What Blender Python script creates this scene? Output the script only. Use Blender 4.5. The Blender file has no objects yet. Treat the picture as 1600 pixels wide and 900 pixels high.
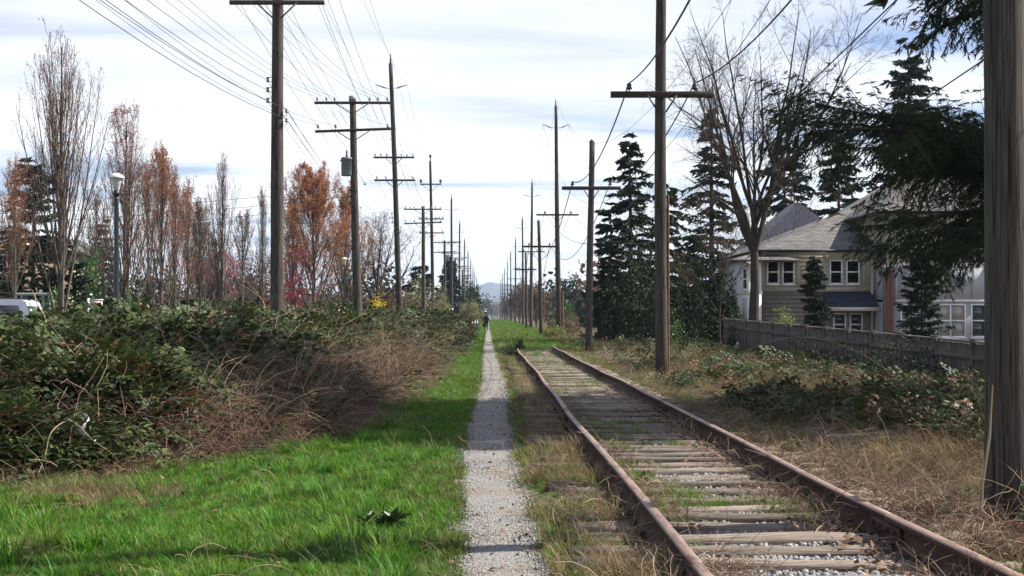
import bpy, math, random
import numpy as np
from mathutils import Vector

random.seed(7)
rng = np.random.default_rng(7)
R = math.radians
scene = bpy.context.scene
col = scene.collection

# ------------------------------------------------------------------ camera
FPX, VX, VY, CH = 2150.0, 765.0, 493.0, 1.55     # focal in photo pixels, vanishing point, eye height
cam_d = bpy.data.cameras.new('camera')
cam_d.sensor_width = 36.0
cam_d.lens = 36.0 * FPX / 1600.0
cam_d.shift_x = (800 - VX) / 1600.0
cam_d.shift_y = (VY - 450) / 1600.0
cam_d.clip_start = 0.05
cam_d.clip_end = 20000
cam = bpy.data.objects.new('camera', cam_d)
cam.location = (0, 0, CH)
cam.rotation_euler = (R(90), 0, 0)
col.objects.link(cam)
scene.camera = cam

# ------------------------------------------------------------------ world, sun, exposure
SUN_EL, SUN_AZ = R(43), R(77)          # azimuth measured from +Y towards +X
world = bpy.data.worlds.new('World')
scene.world = world
world.use_nodes = True
wn, wl = world.node_tree.nodes, world.node_tree.links
wn.clear()
def wnode(t, **kw):
    n = wn.new(t)
    for k, v in kw.items():
        setattr(n, k, v)
    return n
w_out = wnode('ShaderNodeOutputWorld')
w_bg = wnode('ShaderNodeBackground')
w_bg.inputs['Strength'].default_value = 0.05
sky = wnode('ShaderNodeTexSky', sky_type='NISHITA')
sky.sun_disc = False
sky.sun_elevation = SUN_EL
sky.sun_rotation = SUN_AZ
sky.air_density = 1.0
sky.dust_density = 1.0
sky.ozone_density = 3.0
# thin high cloud: a layer of uneven optical depth, seen through 1/sin(elevation)
tc = wnode('ShaderNodeTexCoord')
sep = wnode('ShaderNodeSeparateXYZ')
wl.new(tc.outputs['Generated'], sep.inputs[0])
def wmath(op, a, b=None, clamp=False):
    n = wnode('ShaderNodeMath', operation=op)
    n.use_clamp = clamp
    for i, v in enumerate((a, b)):
        if v is None:
            continue
        if isinstance(v, (int, float)):
            n.inputs[i].default_value = v
        else:
            wl.new(v, n.inputs[i])
    return n.outputs[0]
zpos = wmath('MAXIMUM', sep.outputs['Z'], 0.0)
zden = wmath('ADD', zpos, 0.07)
px = wmath('DIVIDE', sep.outputs['X'], zden)
py = wmath('DIVIDE', sep.outputs['Y'], zden)
comb = wnode('ShaderNodeCombineXYZ')
wl.new(px, comb.inputs[0]); wl.new(py, comb.inputs[1])
mp = wnode('ShaderNodeMapping')
mp.inputs['Scale'].default_value = (0.42, 1.05, 1)
mp.inputs['Rotation'].default_value = (0, 0, R(9))
mp.inputs['Location'].default_value = (1.35, 2.55, 0)
wl.new(comb.outputs[0], mp.inputs[0])
nz = wnode('ShaderNodeTexNoise')
nz.inputs['Scale'].default_value = 1.0
nz.inputs['Detail'].default_value = 5
nz.inputs['Roughness'].default_value = 0.52
nz.inputs['Distortion'].default_value = 0.5
wl.new(mp.outputs[0], nz.inputs['Vector'])
thick = wmath('MULTIPLY', wmath('MAXIMUM', wmath('SUBTRACT', nz.outputs[0], 0.34), 0.03), 1.5)
tau = wmath('DIVIDE', thick, wmath('ADD', zpos, 0.03))
alpha = wmath('SUBTRACT', 1.0, wmath('POWER', 2.718, wmath('MULTIPLY', tau, -1.0)), True)
mix = wnode('ShaderNodeMix', data_type='RGBA')
wl.new(alpha, mix.inputs['Factor'])
tint = wnode('ShaderNodeMix', data_type='RGBA', blend_type='MULTIPLY')
tint.inputs['Factor'].default_value = 1.0
wl.new(sky.outputs[0], tint.inputs[6]); tint.inputs[7].default_value = (0.8, 0.98, 1.35, 1)
wl.new(tint.outputs[2], mix.inputs[6])
mix.inputs[7].default_value = (12.6, 12.7, 12.9, 1)
wl.new(mix.outputs[2], w_bg.inputs['Color'])
wl.new(w_bg.outputs[0], w_out.inputs['Surface'])

sun_d = bpy.data.lights.new('sun', 'SUN')
sun_d.energy = 5.0
sun_d.angle = R(0.6)
sun_d.color = (1.0, 0.95, 0.86)
sun = bpy.data.objects.new('sun', sun_d)
sdir = Vector((math.sin(SUN_AZ) * math.cos(SUN_EL), math.cos(SUN_AZ) * math.cos(SUN_EL), math.sin(SUN_EL)))
sun.rotation_euler = sdir.to_track_quat('Z', 'Y').to_euler()
sun.location = (30, 10, 40)
col.objects.link(sun)

vs = scene.view_settings
vs.view_transform = 'Standard'
vs.look = 'None'
vs.exposure = 1.02
vs.gamma = 1.0
cy = scene.cycles
cy.max_bounces = 6
cy.diffuse_bounces = 2
cy.glossy_bounces = 2
cy.transmission_bounces = 3
cy.transparent_max_bounces = 4
cy.volume_bounces = 0
cy.use_denoising = True
cy.sample_clamp_indirect = 4

# ------------------------------------------------------------------ helpers
def W(px, py, Y):
    """point at depth Y seen at photo pixel (px, py)"""
    return np.array([(px - VX) / FPX * Y, Y, CH + (VY - py) / FPX * Y])

def PX(px, Y):
    return (px - VX) / FPX * Y

def ZY(py, Y):
    return CH + (VY - py) / FPX * Y

def hash2(ix, iy, seed):
    h = (ix.astype(np.int64) * 374761393 + iy.astype(np.int64) * 668265263 + seed * 974634779) & 0x7fffffff
    h = ((h ^ (h >> 13)) * 1274126177) & 0x7fffffff
    h = h ^ (h >> 16)
    return (h & 0xffff) / 65535.0

def vnoise(x, y, s=1.0, seed=0):
    x = np.asarray(x, float) * s; y = np.asarray(y, float) * s
    ix, iy = np.floor(x), np.floor(y)
    fx, fy = x - ix, y - iy
    fx = fx * fx * (3 - 2 * fx); fy = fy * fy * (3 - 2 * fy)
    a = hash2(ix, iy, seed); b = hash2(ix + 1, iy, seed)
    c = hash2(ix, iy + 1, seed); d = hash2(ix + 1, iy + 1, seed)
    return (a * (1 - fx) + b * fx) * (1 - fy) + (c * (1 - fx) + d * fx) * fy

def fbm(x, y, s=1.0, seed=0, o=3):
    t = 0; a = 0.5
    for k in range(o):
        t = t + a * vnoise(x, y, s * 2 ** k, seed + k); a *= 0.5
    return t / (1 - 0.5 ** o)

def tag(o, label=None, cat=None, group=None, kind=None):
    if label: o['label'] = label
    if cat: o['category'] = cat
    if group: o['group'] = group
    if kind: o['kind'] = kind
    return o

def empty(name, loc=(0, 0, 0), rz=0.0, parent=None):
    o = bpy.data.objects.new(name, None)
    o.location = loc; o.rotation_euler = (0, 0, rz)
    o.empty_display_size = 0.3
    if parent: o.parent = parent
    col.objects.link(o)
    return o

class G:
    """collects geometry for ONE mesh"""
    def __init__(s):
        s.v = []; s.f = []; s.m = []; s.n = 0
    def add(s, V, F, m=0):
        V = np.asarray(V, float).reshape(-1, 3); F = np.asarray(F, np.int64)
        s.v.append(V); s.f.append(F + s.n); s.m.append(np.full(len(F), m, np.int32)); s.n += len(V)
    def box(s, x0, x1, y0, y1, z0, z1, m=0):
        V = [(x0, y0, z0), (x1, y0, z0), (x1, y1, z0), (x0, y1, z0), (x0, y0, z1), (x1, y0, z1), (x1, y1, z1), (x0, y1, z1)]
        F = [(0, 3, 2, 1), (4, 5, 6, 7), (0, 1, 5, 4), (1, 2, 6, 5), (2, 3, 7, 6), (3, 0, 4, 7)]
        s.add(V, F, m)
    def bar(s, a, b, w, h, m=0):
        """rectangular bar from a to b"""
        a = np.array(a, float); b = np.array(b, float)
        t = b - a; t /= np.linalg.norm(t)
        up = np.array([0, 0, 1.0]) if abs(t[2]) < 0.9 else np.array([0, 1.0, 0])
        u = np.cross(t, up); u /= np.linalg.norm(u); v = np.cross(u, t)
        V = []
        for p in (a, b):
            for su, sv in ((-1, -1), (1, -1), (1, 1), (-1, 1)):
                V.append(p + u * su * w / 2 + v * sv * h / 2)
        s.add(V, [(0, 3, 2, 1), (4, 5, 6, 7), (0, 1, 5, 4), (1, 2, 6, 5), (2, 3, 7, 6), (3, 0, 4, 7)], m)
    def tubes(s, P, Rr, S=3, m=0, cap=False):
        P = np.asarray(P, float); Rr = np.asarray(Rr, float)
        if P.ndim == 2: P = P[None]; Rr = Rr[None]
        N, K, _ = P.shape
        if N == 0: return
        T = np.gradient(P, axis=1)
        T /= np.linalg.norm(T, axis=2, keepdims=True) + 1e-9
        ref = np.where(np.abs(T[:, :1, 2:3]) > 0.8, np.array([1.0, 0.13, 0]), np.array([0, 0.13, 1.0]))
        U = np.cross(T, ref); U /= np.linalg.norm(U, axis=2, keepdims=True) + 1e-9
        Vv = np.cross(T, U)
        an = np.arange(S) * 2 * math.pi / S
        ring = (U[:, :, None, :] * np.cos(an)[None, None, :, None] + Vv[:, :, None, :] * np.sin(an)[None, None, :, None])
        V = P[:, :, None, :] + ring * Rr[:, :, None, None]
        i = np.arange(S); j = (i + 1) % S
        q = np.stack([i, j, j + S, i + S], 1)
        k = np.arange(K - 1)[:, None, None] * S
        base = (np.arange(N) * K * S)[:, None, None, None]
        F = (base + (k + q[None])[None]).reshape(-1, 4)
        s.add(V.reshape(-1, 3), F, m)
        if cap:
            o = s.n - N * K * S
            for n in range(N):
                for kk, rev in ((0, True), (K - 1, False)):
                    idx = [o + n * K * S + kk * S + t for t in range(S)]
                    if rev: idx = idx[::-1]
                    s.v.append(np.zeros((0, 3))); s.f.append(np.array([idx])); s.m.append(np.array([m], np.int32))
    def leaves(s, C, D, Wd, m=0, mid=0.45):
        """diamond leaf cards: base point C, length vector D, half-width vector Wd"""
        C = np.asarray(C, float); N = len(C)
        if N == 0: return
        V = np.stack([C, C + D * mid + Wd, C + D, C + D * mid - Wd], 1).reshape(-1, 3)
        F = np.arange(N * 4).reshape(-1, 4)
        mm = m if np.isscalar(m) else None
        s.v.append(V); s.f.append(F + s.n); s.n += len(V)
        s.m.append(np.full(N, m, np.int32) if mm is not None else np.asarray(m, np.int32))
    def lathe(s, prof, S=12, m=0, c=(0, 0, 0)):
        pr = np.asarray(prof, float); K = len(pr)
        an = np.arange(S) * 2 * math.pi / S
        V = np.stack([pr[:, 0:1] * np.cos(an) + c[0], pr[:, 0:1] * np.sin(an) + c[1], np.repeat(pr[:, 1:2], S, 1) + c[2]], 2).reshape(-1, 3)
        i = np.arange(S); j = (i + 1) % S
        F = (np.arange(K - 1)[:, None, None] * S + np.stack([i, j, j + S, i + S], 1)[None]).reshape(-1, 4)
        s.add(V, F, m)
    def mesh(s, name):
        me = bpy.data.meshes.new(name)
        V = np.concatenate(s.v) if s.v else np.zeros((0, 3))
        me.vertices.add(len(V)); me.vertices.foreach_set('co', V.astype(np.float32).ravel())
        sizes = np.concatenate([np.full(len(f), f.shape[1], np.int32) for f in s.f])
        loops = np.concatenate([f.ravel() for f in s.f]).astype(np.int32)
        me.loops.add(len(loops)); me.loops.foreach_set('vertex_index', loops)
        me.polygons.add(len(sizes))
        st = np.zeros(len(sizes), np.int32); st[1:] = np.cumsum(sizes)[:-1]
        me.polygons.foreach_set('loop_start', st)
        me.polygons.foreach_set('material_index', np.concatenate(s.m).astype(np.int32))
        me.update(calc_edges=True)
        me.validate()
        return me
    def build(s, name, mats, parent=None, smooth=False, loc=None):
        me = s.mesh(name)
        for mt in (mats if isinstance(mats, (list, tuple)) else [mats]):
            me.materials.append(mt)
        if smooth:
            me.polygons.foreach_set('use_smooth', np.ones(len(me.polygons), bool))
        o = bpy.data.objects.new(name, me)
        if loc is not None: o.location = loc
        if parent: o.parent = parent
        col.objects.link(o)
        return o

def bevel(o, w=0.01, seg=1):
    md = o.modifiers.new('bevel', 'BEVEL'); md.width = w; md.segments = seg; md.limit_method = 'ANGLE'
    return o

def copy_tree(o, parent=None):
    c = o.copy(); col.objects.link(c); c.parent = parent
    for ch in list(o.children):
        copy_tree(ch, c)
    return c

# ------------------------------------------------------------------ materials
def mat(name, c1, c2=None, scale=6.0, rough=0.85, bump=0.0, stretch=(1, 1, 1), rand=0.0, detail=5, trans=0.0,
        metal=0.0, spec=0.3, c3=None, lo=0.35, hi=0.65, hue=0.0, bscale=None, tcol=None, dist=0.0):
    m = bpy.data.materials.new(name)
    m.use_nodes = True
    nt = m.node_tree; N, L = nt.nodes, nt.links
    N.clear()
    out = N.new('ShaderNodeOutputMaterial')
    bs = N.new('ShaderNodeBsdfPrincipled')
    bs.inputs['Roughness'].default_value = rough
    bs.inputs['Metallic'].default_value = metal
    bs.inputs['Specular IOR Level'].default_value = spec
    c2 = c2 or c1
    t = N.new('ShaderNodeTexCoord')
    mpn = N.new('ShaderNodeMapping'); mpn.inputs['Scale'].default_value = stretch
    L.new(t.outputs['Object'], mpn.inputs[0])
    nz = N.new('ShaderNodeTexNoise'); nz.inputs['Scale'].default_value = scale; nz.inputs['Detail'].default_value = detail
    nz.inputs['Roughness'].default_value = 0.6; nz.inputs['Distortion'].default_value = dist
    L.new(mpn.outputs[0], nz.inputs['Vector'])
    rp = N.new('ShaderNodeValToRGB')
    rp.color_ramp.elements[0].position = lo; rp.color_ramp.elements[0].color = (*c1, 1)
    rp.color_ramp.elements[1].position = hi; rp.color_ramp.elements[1].color = (*c2, 1)
    if c3:
        e = rp.color_ramp.elements.new((lo + hi) / 2); e.color = (*c3, 1)
    L.new(nz.outputs[0], rp.inputs[0])
    cout = rp.outputs[0]
    if rand or hue:
        oi = N.new('ShaderNodeObjectInfo')
        hs = N.new('ShaderNodeHueSaturation')
        mr = N.new('ShaderNodeMapRange')
        mr.inputs['To Min'].default_value = 1 - rand; mr.inputs['To Max'].default_value = 1 + rand
        L.new(oi.outputs['Random'], mr.inputs[0])
        L.new(mr.outputs[0], hs.inputs['Value'])
        if hue:
            mh = N.new('ShaderNodeMapRange')
            mh.inputs['To Min'].default_value = 0.5 - hue; mh.inputs['To Max'].default_value = 0.5 + hue
            fr = N.new('ShaderNodeMath'); fr.operation = 'FRACT'
            ml = N.new('ShaderNodeMath'); ml.operation = 'MULTIPLY'; ml.inputs[1].default_value = 17.3
            L.new(oi.outputs['Random'], ml.inputs[0]); L.new(ml.outputs[0], fr.inputs[0]); L.new(fr.outputs[0], mh.inputs[0])
            L.new(mh.outputs[0], hs.inputs['Hue'])
        L.new(cout, hs.inputs['Color'])
        cout = hs.outputs[0]
    L.new(cout, bs.inputs['Base Color'])
    if bump:
        bp = N.new('ShaderNodeBump'); bp.inputs['Strength'].default_value = 1.0; bp.inputs['Distance'].default_value = bump
        src = nz
        if bscale:
            src = N.new('ShaderNodeTexNoise'); src.inputs['Scale'].default_value = bscale; src.inputs['Detail'].default_value = 4
            L.new(mpn.outputs[0], src.inputs['Vector'])
        L.new(src.outputs[0], bp.inputs['Height']); L.new(bp.outputs[0], bs.inputs['Normal'])
    sh = bs.outputs[0]
    if trans:
        tr = N.new('ShaderNodeBsdfTranslucent')
        if tcol: tr.inputs[0].default_value = (*tcol, 1)
        else: L.new(cout, tr.inputs[0])
        mx = N.new('ShaderNodeMixShader'); mx.inputs[0].default_value = trans
        L.new(bs.outputs[0], mx.inputs[1]); L.new(tr.outputs[0], mx.inputs[2]); sh = mx.outputs[0]
    L.new(sh, out.inputs['Surface'])
    return m

M = {}
M['wood_pole'] = mat('wood_pole', (0.03, 0.025, 0.021), (0.125, 0.105, 0.088), 4, 0.9, 0.02, (16, 16, 0.5), rand=0.22, detail=9, c3=(0.07, 0.059, 0.049), lo=0.3, hi=0.7)
def add_cracks(m, stretch, thr=0.40, dark=0.25, scale=5.0):
    nt = m.node_tree; N, L = nt.nodes, nt.links
    bs = next(n for n in N if n.type == 'BSDF_PRINCIPLED')
    src = bs.inputs['Base Color'].links[0].from_socket
    t = N.new('ShaderNodeTexCoord'); mp_ = N.new('ShaderNodeMapping'); mp_.inputs['Scale'].default_value = stretch
    L.new(t.outputs['Object'], mp_.inputs[0])
    n = N.new('ShaderNodeTexNoise'); n.inputs['Scale'].default_value = scale; n.inputs['Detail'].default_value = 3
    L.new(mp_.outputs[0], n.inputs['Vector'])
    mr = N.new('ShaderNodeMapRange'); mr.inputs['From Min'].default_value = thr - 0.03; mr.inputs['From Max'].default_value = thr
    mr.inputs['To Min'].default_value = dark; mr.inputs['To Max'].default_value = 1.0
    L.new(n.outputs[0], mr.inputs[0])
    mx = N.new('ShaderNodeMix'); mx.data_type = 'RGBA'; mx.blend_type = 'MULTIPLY'; mx.inputs['Factor'].default_value = 1.0
    L.new(src, mx.inputs[6]); L.new(mr.outputs[0], mx.inputs[7]); L.new(mx.outputs[2], bs.inputs['Base Color'])
add_cracks(M['wood_pole'], (7, 7, 0.22), 0.42, 0.3)
M['wood_arm'] = mat('wood_arm', (0.035, 0.027, 0.022), (0.085, 0.065, 0.05), 8, 0.9, 0.006, (0.6, 5, 5), rand=0.15)
M['ceramic_brown'] = mat('ceramic_brown', (0.05, 0.03, 0.025), rough=0.3, spec=0.5)
M['ceramic_grey'] = mat('ceramic_grey', (0.22, 0.24, 0.24), (0.3, 0.32, 0.33), rough=0.3, spec=0.5)
M['iron'] = mat('iron', (0.05, 0.045, 0.045), (0.1, 0.085, 0.075), 20, 0.6, metal=0.4)
M['wire'] = mat('wire', (0.03, 0.03, 0.033), (0.05, 0.05, 0.055), 3, 0.6)
M['transformer'] = mat('transformer', (0.16, 0.17, 0.2), (0.22, 0.23, 0.27), 8, 0.5, spec=0.4)
M['rust_pipe'] = mat('rust_pipe', (0.2, 0.08, 0.04), (0.34, 0.16, 0.08), 14, 0.8)
M['bark_grey'] = mat('bark_grey', (0.07, 0.06, 0.05), (0.17, 0.15, 0.125), 7, 0.95, 0.02, (3, 3, 0.7), c3=(0.11, 0.095, 0.075))
M['bark_maple'] = mat('bark_maple', (0.026, 0.021, 0.017), (0.075, 0.06, 0.046), 7, 0.95, 0.03, (3, 3, 0.5))
M['twig_grey'] = mat('twig_grey', (0.10, 0.075, 0.065), (0.17, 0.13, 0.11), 3, 0.9)
M['twig_dark'] = mat('twig_dark', (0.04, 0.03, 0.026), (0.085, 0.062, 0.05), 3, 0.9)
M['twig_brown'] = mat('twig_brown', (0.07, 0.048, 0.036), (0.15, 0.105, 0.08), 2, 0.9)
M['bud_pink'] = mat('bud_pink', (0.32, 0.13, 0.10), (0.5, 0.24, 0.17), 2.0, 0.8, trans=0.35)
M['bud_orange'] = mat('bud_orange', (0.30, 0.12, 0.06), (0.48, 0.20, 0.085), 0.8, 0.8, trans=0.35)
M['bud_red'] = mat('bud_red', (0.2, 0.03, 0.04), (0.34, 0.06, 0.075), 0.8, 0.8, trans=0.35)
M['bud_rose'] = mat('bud_rose', (0.3, 0.11, 0.13), (0.45, 0.18, 0.19), 0.8, 0.8, trans=0.35)
M['bud_brown'] = mat('bud_brown', (0.12, 0.075, 0.05), (0.2, 0.13, 0.085), 0.8, 0.85, trans=0.3)
M['needle_dark'] = mat('needle_dark', (0.008, 0.015, 0.008), (0.026, 0.04, 0.017), 1.2, 0.7, trans=0.15, spec=0.25)
M['needle_blue'] = mat('needle_blue', (0.016, 0.03, 0.022), (0.04, 0.062, 0.042), 1.2, 0.7, trans=0.15, spec=0.25)
M['needle_cedar'] = mat('needle_cedar', (0.011, 0.02, 0.008), (0.042, 0.066, 0.02), 1.4, 0.65, trans=0.2, spec=0.25)
M['leaf_laurel'] = mat('leaf_laurel', (0.03, 0.07, 0.015), (0.09, 0.17, 0.035), 1.6, 0.4, trans=0.2, spec=0.5)
M['leaf_hedge'] = mat('leaf_hedge', (0.011, 0.022, 0.008), (0.032, 0.052, 0.017), 1.6, 0.7, trans=0.15, spec=0.15)
M['leaf_lime'] = mat('leaf_lime', (0.14, 0.17, 0.045), (0.27, 0.30, 0.10), 1.6, 0.6, trans=0.3)
M['leaf_willow'] = mat('leaf_willow', (0.15, 0.145, 0.06), (0.27, 0.26, 0.12), 1.2, 0.7, trans=0.3)
M['leaf_yellow'] = mat('leaf_yellow', (0.6, 0.45, 0.02), (0.75, 0.6, 0.03), 3, 0.6, trans=0.3)
M['bramble_leaf'] = mat('bramble_leaf', (0.03, 0.046, 0.015), (0.085, 0.115, 0.034), 9, 0.58, trans=0.15, spec=0.28, rand=0.4, hue=0.02)
M['bramble_red'] = mat('bramble_red', (0.13, 0.05, 0.03), (0.19, 0.10, 0.045), 9, 0.5, trans=0.15, spec=0.4, rand=0.35)
M['cane'] = mat('cane', (0.085, 0.05, 0.033), (0.20, 0.125, 0.082), 5, 0.8, rand=0.45)
M['cane_pale'] = mat('cane_pale', (0.26, 0.19, 0.12), (0.38, 0.29, 0.19), 5, 0.8, rand=0.35)
M['thicket_core'] = mat('thicket_core', (0.012, 0.009, 0.007), (0.032, 0.023, 0.016), 9, 1.0, 0.06)  # dark brown litter, deepened to paint the shade inside the brambles
M['grass'] = mat('grass', (0.06, 0.17, 0.011), (0.13, 0.255, 0.024), 3, 0.6, trans=0.35, rand=0.45, hue=0.03, spec=0.3)
M['grass_olive'] = mat('grass_olive', (0.10, 0.14, 0.028), (0.19, 0.21, 0.05), 3, 0.65, trans=0.3, rand=0.35, hue=0.02, spec=0.3)
M['grass_dark'] = mat('grass_dark', (0.022, 0.06, 0.014), (0.045, 0.10, 0.022), 3, 0.5, trans=0.25, rand=0.2, spec=0.4)
M['grass_dead'] = mat('grass_dead', (0.16, 0.115, 0.06), (0.30, 0.225, 0.125), 3, 0.8, trans=0.25, rand=0.35, spec=0.2)
M['leaf_litter'] = mat('leaf_litter', (0.11, 0.06, 0.035), (0.24, 0.15, 0.09), 12, 0.8, rand=0.45)
M['stone'] = mat('stone', (0.19, 0.19, 0.195), (0.33, 0.325, 0.315), 14, 0.85, rand=0.5)
M['pebble'] = mat('pebble', (0.18, 0.172, 0.16), (0.33, 0.315, 0.29), 14, 0.85, rand=0.45)
M['rail_head'] = mat('rail_head', (0.12, 0.072, 0.054), (0.26, 0.165, 0.128), 7, 0.55, 0.001, (3, 0.5, 3), spec=0.5, c3=(0.23, 0.145, 0.11), bscale=120)
M['rail_side'] = mat('rail_side', (0.032, 0.018, 0.013), (0.075, 0.04, 0.027), 9, 0.85, 0.002, bscale=60)  # rust, with the shade on the rail flanks darkened into its colour
M['tie'] = mat('tie', (0.07, 0.052, 0.04), (0.30, 0.25, 0.20), 5, 0.9, 0.012, (0.5, 9, 9), rand=0.35, c3=(0.19, 0.15, 0.12), lo=0.28, hi=0.7)
add_cracks(M['tie'], (0.35, 9, 9), 0.40, 0.3, 4.0)
M['cream_wall'] = mat('cream_wall', (0.36, 0.33, 0.265), (0.41, 0.38, 0.31), 2, 0.8)
M['grey_wall'] = mat('grey_wall', (0.35, 0.36, 0.38), (0.40, 0.41, 0.43), 2, 0.8)
M['taupe_wall'] = mat('taupe_wall', (0.18, 0.165, 0.145), (0.22, 0.20, 0.175), 2, 0.8)
M['white_trim'] = mat('white_trim', (0.74, 0.74, 0.73), (0.8, 0.8, 0.79), 4, 0.5)
M['fence_wood'] = mat('fence_wood', (0.07, 0.06, 0.052), (0.15, 0.128, 0.11), 4, 0.9, 0.006, (4, 4, 0.6), rand=0.2)
M['lamp_green'] = mat('lamp_green', (0.008, 0.016, 0.016), (0.012, 0.024, 0.023), 6, 0.35, spec=0.5)
M['lamp_white'] = mat('lamp_white', (0.7, 0.7, 0.68), (0.78, 0.78, 0.76), 6, 0.5)
M['lamp_glass'] = mat('lamp_glass', (0.5, 0.5, 0.46), (0.6, 0.6, 0.55), 6, 0.25)
M['car_paint'] = mat('car_paint', (0.72, 0.73, 0.75), rough=0.22, spec=0.6)
M['car_silver'] = mat('car_silver', (0.36, 0.38, 0.42), rough=0.3, metal=0.3, spec=0.5)
M['black_plastic'] = mat('black_plastic', (0.015, 0.015, 0.016), (0.025, 0.025, 0.027), 10, 0.5)
M['rubber'] = mat('rubber', (0.02, 0.02, 0.02), (0.03, 0.03, 0.03), 10, 0.9)
M['red_paint'] = mat('red_paint', (0.35, 0.03, 0.04), rough=0.4)
M['bag_plastic'] = mat('bag_plastic', (0.62, 0.63, 0.66), (0.8, 0.8, 0.82), 9, 0.25, spec=0.6, trans=0.2)
M['jacket'] = mat('jacket', (0.012, 0.013, 0.02), (0.025, 0.026, 0.035), 6, 0.8)
M['grey_cloth'] = mat('grey_cloth', (0.35, 0.36, 0.38), (0.45, 0.46, 0.48), 6, 0.8)
M['trousers'] = mat('trousers', (0.012, 0.014, 0.024), (0.022, 0.025, 0.04), 6, 0.85)
M['skin'] = mat('skin', (0.45, 0.28, 0.2), rough=0.6)
M['hair'] = mat('hair', (0.02, 0.015, 0.012), rough=0.7)
M['shoe_pale'] = mat('shoe_pale', (0.5, 0.5, 0.5), rough=0.6)
M['asphalt'] = mat('asphalt', (0.045, 0.045, 0.047), (0.065, 0.065, 0.066), 20, 0.9)
M['brick_red'] = mat('brick_red', (0.15, 0.06, 0.045), (0.24, 0.10, 0.075), 5, 0.9)
M['gutter'] = mat('gutter', (0.5, 0.47, 0.40), (0.55, 0.52, 0.45), 3, 0.6)
M['brown_siding'] = mat('brown_siding', (0.15, 0.10, 0.07), (0.2, 0.135, 0.1), 3, 0.85)
M['tan_siding'] = mat('tan_siding', (0.5, 0.4, 0.25), (0.6, 0.5, 0.33), 3, 0.85)
M['sign_white'] = mat('sign_white', (0.6, 0.6, 0.6), (0.68, 0.68, 0.68), 6, 0.6)
M['sign_blue'] = mat('sign_blue', (0.12, 0.2, 0.28), (0.16, 0.25, 0.33), 6, 0.6)

def glass_mat(name, c, rough=0.06):
    m = mat(name, c, rough=rough, spec=0.9)
    return m
M['glass_dark'] = glass_mat('glass_dark', (0.02, 0.025, 0.03))
M['glass_curtain'] = glass_mat('glass_curtain', (0.28, 0.27, 0.24), 0.15)

def shingle_mat(name, c1, c2, c3):
    m = mat(name, c1, c2, 8, 0.9)
    nt = m.node_tree; N, L = nt.nodes, nt.links
    bs = next(n for n in N if n.type == 'BSDF_PRINCIPLED')
    t = N.new('ShaderNodeTexCoord'); mpn = N.new('ShaderNodeMapping')
    mpn.inputs['Rotation'].default_value = (R(90), 0, 0)
    L.new(t.outputs['Object'], mpn.inputs[0])
    br = N.new('ShaderNodeTexBrick')
    br.inputs['Color1'].default_value = (*c1, 1); br.inputs['Color2'].default_value = (*c2, 1); br.inputs['Mortar'].default_value = (*c3, 1)
    br.inputs['Scale'].default_value = 1.0; br.inputs['Brick Width'].default_value = 0.42; br.inputs['Row Height'].default_value = 0.085
    br.inputs['Mortar Size'].default_value = 0.014
    L.new(mpn.outputs[0], br.inputs['Vector'])
    L.new(br.outputs['Color'], bs.inputs['Base Color'])
    return m
M['shingle_grey'] = shingle_mat('shingle_grey', (0.12, 0.11, 0.105), (0.21, 0.195, 0.185), (0.035, 0.032, 0.032))
M['shingle_blue'] = shingle_mat('shingle_blue', (0.03, 0.033, 0.055), (0.045, 0.05, 0.08), (0.015, 0.016, 0.03))

# ------------------------------------------------------------------ ground
def gz(x, y):
    x = np.asarray(x, float); y = np.asarray(y, float)
    z = 0.03 * (fbm(x, y, 0.7, 3) - 0.5) * 2 * np.clip((np.abs(x - 0.1) - 0.25) / 0.5, 0, 1)
    bed = np.clip((x - 0.38) / 0.3, 0, 1) * np.clip((3.75 - x) / 0.6, 0, 1)
    z = z * (1 - bed) + bed * 0.05
    z = z - np.clip((x - 4.4) / 6.0, 0, 1) * 0.42
    z = z + np.clip((-x - 5.0) / 6.0, 0, 1) * 0.25
    return z

def grid(xs, ys, zf, name, mats, dz=0.0, parent=None):
    X, Y = np.meshgrid(xs, ys)
    Z = zf(X, Y) + dz
    V = np.stack([X, Y, Z], 2).reshape(-1, 3)
    nx, ny = len(xs), len(ys)
    i, j = np.meshgrid(np.arange(nx - 1), np.arange(ny - 1))
    a = (j * nx + i).ravel()
    F = np.stack([a, a + 1, a + nx + 1, a + nx], 1)
    g = G(); g.add(V, F)
    return g.build(name, mats, parent, smooth=True)

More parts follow.
